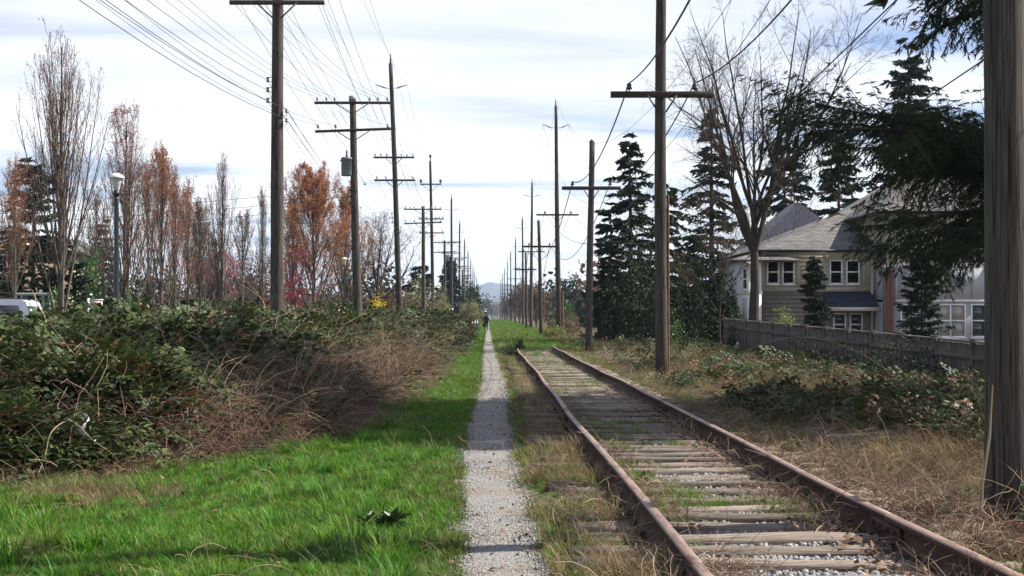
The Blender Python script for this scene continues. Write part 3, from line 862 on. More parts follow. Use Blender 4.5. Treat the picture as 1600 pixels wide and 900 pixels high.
grass_stuff('track_grass', 7000, 5, 62, 1.15, 2.5, P_olive + P_grass[:1], 105,
            lambda x, y, r: (fbm(x, y, 0.8, 77) > np.interp(y, [5, 12, 25, 45, 60], [0.62, 0.57, 0.5, 0.38, 0.2])), 0.5, 0.95,
            'patches of grass growing between the railway ties', zf=lambda x, y: bed_z(x, y))
grass_stuff('shoulder_grass', 9000, 5, 140, 2.72, lambda y: np.interp(y, [5, 15, 60, 140], [3.6, 4.0, 4.2, 6.0]), P_olive + P_grass[:2] + P_twiglet[:1], 106,
            lambda x, y, r: (fbm(x, y, 0.7, 99) > np.interp(y, [5, 16, 25], [0.52, 0.46, 0.25])), 0.5, 0.95, 'olive grass strip along the outer side of the right rail')
grass_stuff('distant_grass', 9000, 60, 420, lambda y: np.where(y < 150, -1.9, -4.0), 6.0, P_olive + P_grass, 107,
            lambda x, y, r: (np.abs(x - path_c(y)) > 0.3) & (r.random(len(x)) < 0.9), 1.0, 1.7, 'green and brown grass where the track disappears', pw=1.3, far=1.8)

r = np.random.default_rng(108)
x, y = band_points(900, 6, 40, 0, 1, r, 1.7); x = np.maximum(t_edge(y), -0.37 * y) + (path_r(y) - np.maximum(t_edge(y), -0.37 * y)) * r.random(len(x)); n = len(x)
scatter('lawn_litter', np.stack([x, y, gz(x, y) + 0.035], 1), rand_rot(n, 0.7, r), r.uniform(0.35, 0.9, n), (r.random(n) < 0.15).astype(int), P_litter + P_twiglet[2:3], 'dead leaves and stalks scattered through the lawn', 'fallen leaves')
# ------------------------------------------------------------------ right-hand field
def f_height(x, y):
    e = np.clip((x - 3.5) / 1.6, 0, 1) * np.clip((62 - y) / 6, 0.35, 1)
    return e * (0.12 + 0.55 * fbm(x, y, 0.45, 111) * np.clip((x - 3.2) / 4, 0.25, 1))
xs = np.arange(3.3, 11.5, 0.25); ys = np.concatenate([np.arange(5, 40, 0.3), np.arange(40, 92, 1.0)])
def field_core(X, Y):
    return gz(X, Y) + np.clip(f_height(X, Y) * 0.75 - 0.03, -0.06, None)
M['field_core'] = mat('field_core', (0.05, 0.036, 0.022), (0.15, 0.11, 0.065), 7, 1.0, 0.04, c3=(0.09, 0.068, 0.04))
field = grid(xs, ys, field_core, 'field_cover', M['field_core'])
tag(field, 'tangled brown and green ground cover right of the railway track', 'ground cover', kind='stuff')
r = np.random.default_rng(41)
def field_pts(n, pw=1.6, y0=6, y1=88):
    x, y = band_points(n, y0, y1, 0, 1, r, pw)
    hi = np.minimum(0.41 * y + 1.0, np.where(y < 58, 9.5, 13))
    x = 3.45 + (np.maximum(hi, 3.6) - 3.45) * r.random(n)
    return x, y
x, y = field_pts(16000)
k = (fbm(x, y, 0.55, 121) > 0.40 - 0.0) & (r.random(len(x)) < np.clip((x - 3.6) / 2.0, 0.12, 1))
x, y = x[k], y[k]; n = len(x)
scatter('dead_grass', np.stack([x, y, gz(x, y) + f_height(x, y) * r.uniform(0.55, 0.95, n) - 0.05], 1), rand_rot(n, 0.3, r), r.uniform(0.7, 1.3, n) * np.interp(y, [6, 30, 80], [0.9, 1.1, 2.2]), r.integers(0, 5, n), P_dead + P_olive, parent=field)
x, y = field_pts(22000)
g_ = fbm(x, y, 0.5, 131) + np.where(x > 7.6, 0.16, 0) + np.where(y < 14, 0.04, 0)
k = (g_ + 0.10 * r.random(len(x)) > 0.60) & (x > 3.9)
x, y = x[k], y[k]; n = len(x)
scatter('leaves', np.stack([x, y, gz(x, y) + f_height(x, y) * r.uniform(0.8, 1.15, n)], 1), rand_rot(n, 0.35, r), r.uniform(0.6, 1.05, n) * np.interp(y, [6, 30, 80], [0.85, 1.1, 2.0]), np.where(r.random(n) < 0.12, 4, r.integers(0, 4, n)), P_sprig + P_sprig_red, parent=field)
x, y = field_pts(4200)
k = (r.random(len(x)) < np.clip((x - 3.6) / 2.5, 0.25, 1)); x, y = x[k], y[k]
n = len(x)
scatter('canes', np.stack([x, y, gz(x, y) + f_height(x, y) * r.uniform(0.5, 0.95, n)], 1), rand_rot(n, 0.3, r), r.uniform(0.3, 0.6, n), np.where(r.random(n) < 0.85, r.integers(0, 3, n), r.integers(3, 5, n)), P_cane, parent=field)

# dead stems and fallen leaves beside the rails
r = np.random.default_rng(43)
def rail_pts(n, xc, s):
    x, y = band_points(n, 4.2, 55, 0, 1, r, 1.9)
    return xc + r.normal(0, s, n), y
pts = [rail_pts(1100, 1.28, 0.11), rail_pts(900, 0.85, 0.13), rail_pts(1700, 2.38, 0.15), rail_pts(3600, 3.15, 0.26)]
x = np.concatenate([p[0] for p in pts]); y = np.concatenate([p[1] for p in pts])
k = (fbm(x, y, 0.9, 141) > 0.40) & (np.abs(x - RL) > 0.1) & (np.abs(x - RR) > 0.1)
x, y = x[k], y[k]; n = len(x)
tag(scatter('dead_stems', np.stack([x, y, np.full(n, 0.06)], 1), rand_rot(n, 0.25, r), r.uniform(0.4, 1.15, n), np.where(r.random(n) < 0.72, r.integers(0, 2, n), r.integers(2, 4, n)), P_twiglet), 'dry brown weed stems standing along both rails', 'dead weeds')
pts = [rail_pts(1500, 2.40, 0.16), rail_pts(1800, 3.1, 0.3), rail_pts(400, 1.3, 0.12)]
x = np.concatenate([p[0] for p in pts]); y = np.concatenate([p[1] for p in pts])
k = (fbm(x, y, 0.8, 151) > 0.42) & (np.abs(x - RL) > 0.09) & (np.abs(x - RR) > 0.09)
x, y = x[k], y[k]; n = len(x)
tag(scatter('fallen_leaves', np.stack([x, y, np.full(n, 0.105)], 1), rand_rot(n, 0.5, r), r.uniform(0.5, 1.0, n), np.zeros(n), P_litter), 'brown fallen leaves drifted against the right rail', 'fallen leaves')

# ------------------------------------------------------------------ utility poles
ins_g = G(); ins_g.lathe([(0.001, -0.06), (0.012, -0.06), (0.012, 0.03), (0.055, 0.03), (0.06, 0.06), (0.035, 0.075), (0.05, 0.10), (0.04, 0.13), (0.02, 0.15), (0.001, 0.155)], 8)
INS = {}
for k in ('ceramic_brown', 'ceramic_grey'):
    me = ins_g.mesh('insulator'); me.materials.append(M[k]); INS[k] = me
def insulator(root, p, kind='ceramic_brown', s=1.0, rot=(0, 0, 0)):
    o = bpy.data.objects.new('insulator', INS[kind]); o.location = p; o.scale = (s, s, s); o.rotation_euler = rot
    o.parent = root; col.objects.link(o)
    return o
def shaft(root, H, r0, r1, lean=(0, 0), notch=False, S=12, seed=0):
    K = max(8, int(H * 1.1)); t = np.linspace(0, 1, K)
    rr = np.random.default_rng(seed)
    P = np.stack([lean[0] * t + 0.02 * np.sin(t * 5 + seed), lean[1] * t, -0.5 + t * (H + 0.5)], 1)
    g = G(); rad = r0 + (r1 - r0) * t
    g.tubes(P, rad * (1 + rr.normal(0, 0.018, K)), S, 0, cap=True)
    if notch:
        g.tubes(np.array([[lean[0], lean[1], H - 0.02], [lean[0], lean[1], H + r1 * 0.8]]), np.array([r1 * 0.98, 0.02]), S, 0, cap=True)
    # long drying cracks cut proud of the surface
    o = g.build('shaft', M['wood_pole'], root, smooth=True)
    return o
def crossarm(root, z, half, lean_x, braces=True, off=0.0, tilt=0.0, y=-0.16, size=0.11, drop=0.55, bw=0.45):
    g = G()
    g.bar((lean_x + off - half, y, z - tilt), (lean_x + off + half, y, z + tilt), 0.10, size)
    bevel(g.build('crossarm', M['wood_arm'], root), 0.008)
    if braces:
        for sd in (-1, 1):
            gb = G()
            b = half * bw
            gb.bar((lean_x + off + sd * b, y - 0.065, z - 0.03), (lean_x + sd * 0.10, y - 0.02, z - drop), 0.012, 0.04)
            gb.build('brace', M['iron'], root)
def lathe_bolt(root, p):
    g = G(); g.lathe([(0.001, 0), (0.03, 0), (0.03, 0.03), (0.001, 0.035)], 6)
    o = g.build('bolt', M['iron'], root, loc=p); o.rotation_euler = (R(90), 0, 0)
wire_pts = {}
ORD = ['first', 'second', 'third', 'fourth', 'fifth', 'sixth', 'seventh', 'eighth', 'ninth', 'tenth', 'eleventh', 'twelfth', 'thirteenth']
def wp(key, p):
    wire_pts.setdefault(key, []).append(np.array(p, float))

def near_ground(x, y):
    return float(gz(np.array(x), np.array(y)))

# right row, short poles with one crossarm and two cables
short_right = [(-14.5, 3.6, 9.0, 'off'), (9.9, 3.70, 8.9, 'closest wooden pole at the right edge, thick and weathered beside the rail'),
               (33.7, 4.20, 10.9, 'large wooden pole with one crossarm standing in dry grass right of the rails'),
               (58.5, 4.22, 8.95, 'short wooden pole with one crossarm, just left of the ragged conifer'),
               (107, 4.05, 8.9, 'thin short pole leaning slightly, third of the single crossarm poles down the right row'),
               (160, 4.3, 8.9, 'small distant short pole between the tall poles of the right row')]
for k, (yy, xx, H, lab) in enumerate(short_right):
    rx = empty('utility_pole', (xx, yy, near_ground(xx, yy)))
    if lab == 'off':
        tag(rx, 'wooden pole with a crossarm standing behind the viewpoint beside the track', 'utility pole', 'short poles right of the track')
    else:
        tag(rx, lab, 'utility pole', 'short poles right of the track')
    r0 = 0.155 if k == 1 else 0.165
    lean = [0, 0, 0.0, 0.12, -0.25, -0.1][k]
    shaft(rx, H, r0, 0.12, (lean, 0), notch=True, seed=k)
    az = [6.9, 6.95, 6.95, 6.95, 6.9, 6.9][k]
    lx = lean * az / H
    crossarm(rx, az, 1.25, lx, size=0.15, drop=0.42, bw=0.28)
    for sd, nm in ((-0.8, 'rcl'), (0.8, 'rcr')):
        insulator(rx, (lx + sd, -0.16, az + 0.09), s=1.3)
        wp(nm, (xx + lx + sd, yy - 0.16, near_ground(xx, yy) + az + 0.28))
    if k in (2, 4):
        gcon = G(); gcon.tubes(np.array([[0.185, -0.02, -0.2], [0.175, -0.02, 4.5]]), np.array([0.022, 0.022]), 6, 0)
        gcon.build('conduit', M['rust_pipe'], rx, smooth=True)

# right row, tall poles
tall_r = [-22, 104, 164, 225, 285, 345, 405, 470, 540, 615]
xr = [5.6, 5.25, 4.95, 5.5, 5.3, 5.3, 5.2, 5.1, 5.0, 5.0]
for k, (yy, xx) in enumerate(zip(tall_r, xr)):
    rx = empty('utility_pole', (xx, yy, 0))
    lab = ['tall wooden pole standing behind the viewpoint', 'tallest wooden pole of the right row, crossarm halfway up and rusty pipe at its foot',
           'second tall pole of the right row with a low crossarm', 'third tall pole of the right row, slimmer against the sky'][k] if k < 4 else ORD[k - 1] + ' tall pole of the right row counting from the viewpoint'
    tag(rx, lab, 'utility pole', 'far tall poles of the right row' if k > 3 else 'tall poles right of the track')
    lean = [0, -0.25, 0.1, -0.15, 0.1, 0.0, 0.1, 0, 0, 0][k]
    shaft(rx, 17.4, 0.24, 0.11, (lean, 0), seed=20 + k, S=10)
    gt = G(); gt.tubes(np.array([[lean, 0, 17.3], [lean, 0, 17.9]]), np.array([0.05, 0.03]), 6, 0, cap=True); gt.build('top_pin', M['iron'], rx)
    wp('rtt', (xx + lean, yy, 17.92))
    for sd, nm in ((-1, 'rtl'), (1, 'rtr')):
        gb = G(); x0 = lean * 0.9
        gb.tubes(np.array([[x0 + sd * 0.42, -0.02, 15.75], [x0 + sd * 1.0, -0.02, 16.0]]), np.array([0.045, 0.03]), 6, 0, cap=True)
        gb.tubes(np.array([[x0 + sd * 0.05, 0, 15.72], [x0 + sd * 0.45, -0.02, 15.76]]), np.array([0.02, 0.02]), 5, 0)
        gb.build('standoff', M['ceramic_grey'], rx)
        wp(nm, (xx + x0 + sd * 1.0, yy - 0.02, 16.02))
    crossarm(rx, 9.15, 1.6, lean * 0.5, size=0.13, drop=0.4, bw=0.3)
    for sd, nm in ((-0.95, 'ral'), (1.0, 'rar')):
        insulator(rx, (lean * .5 + sd, -0.16, 9.22), s=1.4)
        wp(nm, (xx + lean * .5 + sd, yy - 0.16, 9.44))
    if k == 1:
        gcon = G(); gcon.tubes(np.array([[0.30, -0.06, -0.2], [0.27, -0.06, 3.4]]), np.array([0.05, 0.05]), 8, 0)
        gcon.build('conduit', M['rust_pipe'], rx, smooth=True)

# left row, tall poles with two crossarms
tall_l = [-14, 36.4, 84, 137, 181, 230, 280, 330, 385, 440, 500, 570, 650]
xl = [-5.4, -5.6, -5.4, -5.6, -5.0, -5.1, -5.2, -5.2, -5.3, -5.3, -5.4, -5.4, -5.4]
for k, (yy, xx) in enumerate(zip(tall_l, xl)):
    z0 = near_ground(xx, yy)
    rx = empty('utility_pole', (xx, yy, z0))
    lab = ['tall wooden pole standing in the thicket behind the viewpoint', 'thick dark wooden pole closest on the left, rising out of the brambles past the top',
           'tall slender pole with a pointed top and two crossarms just right of the transformer pole', 'tall pole with a short insulator arm near its top, next down the left row',
           'fourth tall pole of the left row beside the dark pointed conifer', 'fifth tall pole of the left row'][k] if k < 6 else ORD[k - 1] + ' tall pole of the left row counting from the viewpoint'
    tag(rx, lab, 'utility pole', 'far tall poles of the left row' if k > 5 else 'tall poles left of the path')
    lean = [0, 0.0, -0.65, -0.3, 0.0, 0.1, 0.1, 0, 0, 0, 0, 0, 0][k]
    shaft(rx, 16.9, 0.19 if k == 1 else 0.2, 0.12, (lean, 0), seed=40 + k, S=12 if k < 3 else 8)
    gt = G(); gt.tubes(np.array([[lean, 0, 16.7], [lean, 0, 17.5]]), np.array([0.09, 0.03]), 6, 0, cap=True); gt.build('top_pin', M['iron'], rx)
    wp('ltt', (xx + lean, yy, z0 + 17.52))
    if k == 3:
        crossarm(rx, 14.6, 1.05, lean * 0.85, drop=0.7, bw=0.8)
        for sd, nm in ((-1, 'ltl'), (1, 'ltr')):
            insulator(rx, (lean * .85 + sd * 0.98, -0.16, 14.7), s=2.6); wp(nm, (xx + lean * .85 + sd * 0.98, yy - 0.16, z0 + 15.1))
        insulator(rx, (lean, 0, 17.2), s=2.6)
    else:
        for sd, nm in ((-1, 'ltl'), (1, 'ltr')):
            gb = G(); x0 = lean * 0.92
            gb.tubes(np.array([[x0 + sd * 0.35, -0.02, 15.4], [x0 + sd * 0.95, -0.02, 15.6]]), np.array([0.045, 0.03]), 6, 0, cap=True)
            gb.tubes(np.array([[x0 + sd * 0.05, 0, 15.36], [x0 + sd * 0.4, -0.02, 15.42]]), np.array([0.02, 0.02]), 5, 0)
            gb.build('standoff', M['ceramic_grey'], rx)
            wp(nm, (xx + x0 + sd * 0.95, yy - 0.02, z0 + 15.62))
    ha = 1.25
    for az, offs, nm in ((11.15, (-1.15, -0.8, -0.45, 0.45, 0.8, 1.15), 'lta'), (9.76, (-1.1, -0.55, 1.1), 'ltb')):
        lx = lean * az / 16.9
        crossarm(rx, az, ha, lx, drop=0.42, bw=0.42)
        for q, of in enumerate(offs):
            if yy < 300: insulator(rx, (lx + of, -0.16, az + 0.08), 'ceramic_grey' if k < 3 else 'ceramic_brown', 1.0)
            wp('%s%d' % (nm, q), (xx + lx + of, yy - 0.16, z0 + az + 0.22))
    if k in (0, 1, 2):
        for q, hz in enumerate((7.75, 7.48, 7.2)):
            gb = G(); lx = lean * hz / 16.9
            gb.lathe([(0.001, -0.05), (0.05, -0.05), (0.028, -0.01), (0.028, 0.01), (0.05, 0.05), (0.001, 0.05)], 8, 0, (lx - 0.26, -0.05, hz))
            gb.bar((lx - 0.3, -0.05, hz + 0.06), (lx - 0.12, -0.05, hz + 0.06), 0.03, 0.012); gb.bar((lx - 0.3, -0.05, hz - 0.06), (lx - 0.12, -0.05, hz - 0.06), 0.03, 0.012)
            gb.build('spool_rack', M['ceramic_grey'], rx); wp('lsr%d' % q, (xx + lx - 0.29, yy - 0.05, z0 + hz))
        for q, hz in enumerate((6.85, 6.6)):
            insulator(rx, (lean * .4 + 0.24, -0.05, hz), 'ceramic_grey', 0.9); wp('lsq%d' % q, (xx + lean * .4 + 0.24, yy - 0.05, z0 + hz + 0.12))
    if k in (4, 5):
        gtx = G(); gtx.lathe([(0.001, 0), (0.22, 0), (0.24, 0.05), (0.24, 0.75), (0.2, 0.82), (0.001, 0.85)], 12, 0, (-0.5, -0.1, 8.7))
        gtx.build('transformer', M['transformer'], rx, smooth=True)
for q in range(3):
    wire_pts['lsr%d' % q].append(np.array([-6.3, 137.0, 7.2 - 0.2 * q]))

# left row, shorter poles
short_l = [(-1.5, -7.2, 'wooden pole with two crossarms beside the viewpoint'), (59, -5.6, 'wooden pole with two crossarms carrying a grey drum transformer'),
           (118, -5.6, 'thinner flat-topped pole with two crossarms, behind the second tall pole on the left'),
           (172, -5.55, 'small flat-topped pole with two crossarms down the left row'), (225, -5.6, 'far'), (280, -5.6, 'far'), (335, -5.7, 'far'), (395, -5.7, 'far'), (460, -5.8, 'far')]
for k, (yy, xx, lab) in enumerate(short_l):
    z0 = near_ground(xx, yy)
    rx = empty('utility_pole', (xx, yy, z0))
    tag(rx, ORD[k - 1] + ' short pole of the left row counting from the transformer pole' if lab == 'far' else lab, 'utility pole', 'far short poles of the left row' if lab == 'far' else 'shorter poles left of the path')
    lean = [0, -0.28, -0.12, -0.1, 0, 0.1, 0, 0, 0][k]
    shaft(rx, 10.9, 0.2, 0.135, (lean, 0), seed=70 + k, S=12 if k < 3 else 8)
    if k == 1:
        gc = G(); gc.lathe([(0.15, 10.72), (0.16, 10.72), (0.16, 10.93), (0.001, 10.96)], 12, 0, (lean, 0, 0)); gc.build('pole_cap', M['ceramic_grey'], rx, smooth=True)
    for az, offs, nm in ((10.62, (-1.5, -1.1, -0.75, 0.75, 1.1, 1.5), 'lsa'), (9.45, (-1.5, -0.75, 1.5), 'lsb')):
        lx = lean * az / 10.9
        crossarm(rx, az, 1.62 if k < 3 else 1.4, lx, drop=0.42, bw=0.45, tilt=0.0 if nm == 'lsa' else 0.06)
        for q, of in enumerate(offs):
            if yy < 260: insulator(rx, (lx + of, -0.16, az + 0.08), 'ceramic_grey', 1.1)
            wp('%s%d' % (nm, q), (xx + lx + of, yy - 0.16, z0 + az + 0.24))
    if k == 1:
        tr = G(); tr.lathe([(0.001, 0), (0.2, 0), (0.235, 0.04), (0.235, 0.70), (0.255, 0.71), (0.255, 0.76), (0.2, 0.80), (0.001, 0.83)], 16, 0, (0, 0, 0))
        to = tr.build('transformer', M['transformer'], rx, smooth=True, loc=(-0.52, -0.08, 7.5))
        gb = G(); gb.lathe([(0.001, 0), (0.05, 0), (0.055, 0.05), (0.03, 0.08), (0.05, 0.12), (0.028, 0.16), (0.04, 0.2), (0.015, 0.27), (0.001, 0.3)], 8)
        gb.build('bushing', M['ceramic_brown'], to, smooth=True, loc=(0, 0, 0.82))
        for hz in (0.12, 0.62):
            gb = G(); gb.box(0.22, 0.40, -0.03, 0.05, hz - 0.03, hz + 0.03); gb.build('bracket', M['iron'], to)
        for sd in (-1, 1):
            gb = G(); gb.lathe([(0.001, -0.03), (0.03, -0.03), (0.03, 0.03), (0.001, 0.03)], 6, 0, (-0.265 if sd < 0 else 0.1, 0 if sd < 0 else -0.25, 0.66)); gb.build('lug', M['iron'], to)
        for hz in (6.9, 6.62, 6.35):
            insulator(rx, (-0.27, -0.05, hz), 'ceramic_brown', 1.1, (0, R(-90), 0)); insulator(rx, (0.2, -0.05, hz + 0.25), 'ceramic_grey', 0.8, (0, R(80), 0)) if hz > 6.8 else None

# ------------------------------------------------------------------ wires
def wire(key, rad, sag, label, group):
    pts = sorted(wire_pts[key], key=lambda p: p[1])
    P = []
    for a_, b_ in zip(pts[:-1], pts[1:]):
        span = np.linalg.norm(b_ - a_); K = 18 if a_[1] < 120 else 9
        t = np.linspace(0, 1, K)
        seg = a_[None] + (b_ - a_)[None] * t[:, None]
        seg[:, 2] -= 4 * sag * (span / 50) ** 1.6 * t * (1 - t)
        P.append(seg if not P else seg[1:])
    P = np.concatenate(P)
    g = G(); g.tubes(P, np.full(len(P), rad), 4, 0)
    return tag(g.build('overhead_wire', M['wire'], smooth=True), label, 'wire', group)
wire('rcl', 0.02, 2.3, 'thick black cable sagging along the left ends of the short right-hand crossarms', 'cables on the short right poles')
wire('rcr', 0.02, 2.3, 'thick black cable sagging along the right ends of the short right-hand crossarms', 'cables on the short right poles')
wire('rtt', 0.008, 2.2, 'thin wire strung along the tops of the tall right-hand poles', 'wires on the tall right poles')
wire('rtl', 0.008, 2.4, 'thin wire on the left standoffs of the tall right-hand poles', 'wires on the tall right poles')
wire('rtr', 0.008, 2.4, 'thin wire on the right standoffs of the tall right-hand poles', 'wires on the tall right poles')
wire('ral', 0.012, 1.2, 'wire on the left crossarm ends of the tall right-hand poles', 'wires on the tall right poles')
wire('rar', 0.012, 1.2, 'wire on the right crossarm ends of the tall right-hand poles', 'wires on the tall right poles')
wire('ltt', 0.0065, 1.5, 'thin wire strung along the tops of the tall left-hand poles', 'wires on the tall left poles')
wire('ltl', 0.0065, 1.6, 'thin wire on the left standoffs of the tall left-hand poles', 'wires on the tall left poles')
wire('ltr', 0.0065, 1.6, 'thin wire on the right standoffs of the tall left-hand poles', 'wires on the tall left poles')
for q in range(6):
    wire('lta%d' % q, 0.0065, 1.1 + 0.05 * q, ORD[q] + ' thin wire from the left on the upper crossarm of the tall left-hand poles', 'upper crossarm wires of the tall left poles')
for q in range(3):
    wire('ltb%d' % q, 0.0065, 1.2 + 0.08 * q, ORD[q] + ' thin wire from the left on the lower crossarm of the tall left-hand poles', 'lower crossarm wires of the tall left poles')
for q in range(6):
    wire('lsa%d' % q, 0.0065, 1.25 + 0.06 * q, ORD[q] + ' thin wire from the left on the upper crossarm of the transformer pole row', 'upper crossarm wires of the shorter left poles')
for q in range(3):
    wire('lsb%d' % q, 0.0065, 1.3 + 0.1 * q, ORD[q] + ' thin wire from the left on the lower crossarm of the transformer pole row', 'lower crossarm wires of the shorter left poles')
for q in range(3):
    wire('lsr%d' % q, 0.007, 1.1, ['top', 'middle', 'bottom'][q] + ' wire of the spool racks on the left side of the closest left pole', 'spool rack wires on the left poles')
for q in range(2):
    wire('lsq%d' % q, 0.007, 1.2, ['upper', 'lower'][q] + ' wire on the small insulators right side of the closest left pole', 'side insulator wires on the left poles')
for q, (za, zb) in enumerate(((1.0, 0), (0.4, -0.5), (-0.2, -1.0))):
    a_ = W(130, 352 + 14 * q, 66); b_ = np.array([-5.75, 59.0, ZY(292 + 14 * q, 59)])
    wire_pts['x%d' % q] = [a_ + np.array([-16, 3, 0.8]), b_]
    t = np.linspace(0, 1, 20); P = wire_pts['x%d' % q][0] + (wire_pts['x%d' % q][1] - wire_pts['x%d' % q][0]) * t[:, None]; P[:, 2] -= 0.5 * 4 * t * (1 - t)
    g = G(); g.tubes(P, np.full(20, 0.009), 4, 0)
    tag(g.build('overhead_wire', M['wire']), ['top', 'middle', 'bottom'][q] + ' faint wire crossing level behind the bare trees on the left', 'wire', 'wires crossing behind the left trees')

# ------------------------------------------------------------------ trees
def polyline(B, D, Ln, K, r, up=0.0, wig=0.08):
    """N curved branches from base B along D with length Ln, bending by up"""
    N = len(B); P = np.zeros((N, K, 3)); P[:, 0] = B
    d = unit(D.copy()); ds = (Ln / (K - 1))[:, None]
    for k in range(1, K):
        d = unit(d + np.array([0, 0, 1.0]) * up / (K - 1) + r.normal(0, wig, (N, 3)))
        P[:, k] = P[:, k - 1] + d * ds
    return P
def children(P, rad, n, t0, t1, ang, lf, K, r, up, wig, rmin, rf=0.6, taper_len=0.6, angs=0.25):
    """n side branches on every parent"""
    N, KP, _ = P.shape
    t = r.uniform(t0, t1, (N, n)); t.sort(axis=1)
    f = t * (KP - 1); i = np.clip(f.astype(int), 0, KP - 2); w = (f - i)[..., None]
    idx = np.arange(N)[:, None]
    B = P[idx, i] * (1 - w) + P[idx, i + 1] * w
    T = unit(P[idx, i + 1] - P[idx, i])
    rp = rad[idx, i] * (1 - w[..., 0]) + rad[idx, i + 1] * w[..., 0]
    plen = np.linalg.norm(np.diff(P, axis=1), axis=2).sum(1)
    ref = np.where(np.abs(T[..., 2:3]) > 0.9, np.array([1.0, 0, 0]), np.array([0, 0, 1.0]))
    U = unit(np.cross(T, ref)); V = np.cross(T, U)
    phi = (np.arange(n)[None] * 2.4 + r.uniform(0, 6.28, (N, 1)) + r.normal(0, 0.5, (N, n)))[..., None]
    a = np.clip(r.normal(ang, ang * angs, (N, n)), 0.1, 1.7)[..., None]
    D = T * np.cos(a) + (U * np.cos(phi) + V * np.sin(phi)) * np.sin(a)
    L_ = plen[:, None] * lf * (1 - taper_len * t) * r.uniform(0.7, 1.2, (N, n))
    Pn = polyline(B.reshape(-1, 3), D.reshape(-1, 3), L_.ravel(), K, r, up, wig)
    r0 = np.maximum(np.minimum(rp * rf, rp * 0.9), rmin).reshape(-1, 1)
    Rn = np.maximum(r0 * np.linspace(1, 0.14, K)[None], rmin * 0.7)
    return Pn, Rn
def buds(g, P, r, per, size, m, spread=0.06, t0=0.3):
    N, K, _ = P.shape
    t = r.uniform(t0, 1, (N, per)); f = t * (K - 1); i = np.clip(f.astype(int), 0, K - 2); w = (f - i)[..., None]
    idx = np.arange(N)[:, None]
    C = (P[idx, i] * (1 - w) + P[idx, i + 1] * w).reshape(-1, 3)
    C = C + r.normal(0, spread, C.shape)
    D = unit(r.normal(0, 1, C.shape) + [0, 0, 0.6]) * size * r.uniform(0.6, 1.4, (len(C), 1))
    S = unit(np.cross(D, r.normal(0, 1, C.shape))) * size * 0.35
    g.leaves(C, D, S, m)
def fit(gt, gc, H, Wd, q=0.985):
    V = np.concatenate(gc.v + gt.v); sz = H / V[:, 2].max()
    sx = Wd / max(np.quantile(np.abs(V[:, 0]), q), 0.05)
    for v in gt.v + gc.v:
        v[:, 2] = np.where(v[:, 2] > 0, v[:, 2] * sz, v[:, 2]); v[:, 0] *= sx; v[:, 1] *= sx
def tree_obj(name, label, loc, gt, gc, mt, mc, cat='tree', group=None):
    root = empty(name, loc)
    gt.build('trunk', mt, root, smooth=True)
    gc.build('crown', mc, root)
    return tag(root, label, cat, group)

def columnar(label, px, Y, top, wpx, bud, seed, nb=30, base_z=0.2, bud_n=2, bsize=0.05, dens=1.0, group='bare columnar street trees', twig='twig_grey', low=0.1):
    r = np.random.default_rng(seed)
    X = PX(px, Y); H = ZY(top, Y) - base_z; Wd = wpx / FPX * Y / 2
    gt, gc = G(), G()
    t = np.linspace(0, 1, 9)
    P = np.zeros((1, 9, 3)); P[0, :, 2] = t * H * 0.86 - 0.3
    P[0, :, 0] = np.cumsum(r.normal(0, 0.02 * H / 10, 9)); P[0, :, 1] = np.cumsum(r.normal(0, 0.02 * H / 10, 9)); P[0, 0, :2] = 0
    r0 = 0.012 * H
    rad = (r0 * (1 - 0.85 * t))[None]
    gt.tubes(P, rad, 8, 0)
    a = math.atan2(Wd, H * 0.28)
    P1, R1 = children(P, rad, nb, low, 0.92, min(0.62, a * 1.5), 0.80, 7, r, 0.7, 0.05, 0.010, 0.42, 0.85)
    # squeeze to the wanted crown width
    off = np.hypot(P1[:, :, 0], P1[:, :, 1]).max()
    prof = np.quantile(np.hypot(P1[:, :, 0], P1[:, :, 1]).ravel(), 0.93)
    s = np.clip(Wd * 0.80 / max(prof, 0.05), 0.3, 1.6)
    P1[:, :, :2] *= s
    gt.tubes(P1, R1, 4, 0)
    P2, R2 = children(P1, R1, 10, 0.15, 0.95, 0.42, 0.42, 5, r, 0.6, 0.07, 0.006, 0.55)
    gc.tubes(P2, R2, 3, 0)
    n3 = max(2, int(6 * dens))
    P3, R3 = children(P2, R2, n3, 0.15, 1.0, 0.45, 0.5, 4, r, 0.5, 0.1, 0.0045, 0.7)
    gc.tubes(P3, R3, 3, 0)
    buds(gc, P3, r, bud_n, bsize, 1)
    buds(gc, P2, r, bud_n, bsize, 1)
    fit(gt, gc, H, Wd)
    return tree_obj('columnar_tree', label, (X, Y, base_z), gt, gc, M['bark_grey'], [M[twig], M[bud]], group=group)

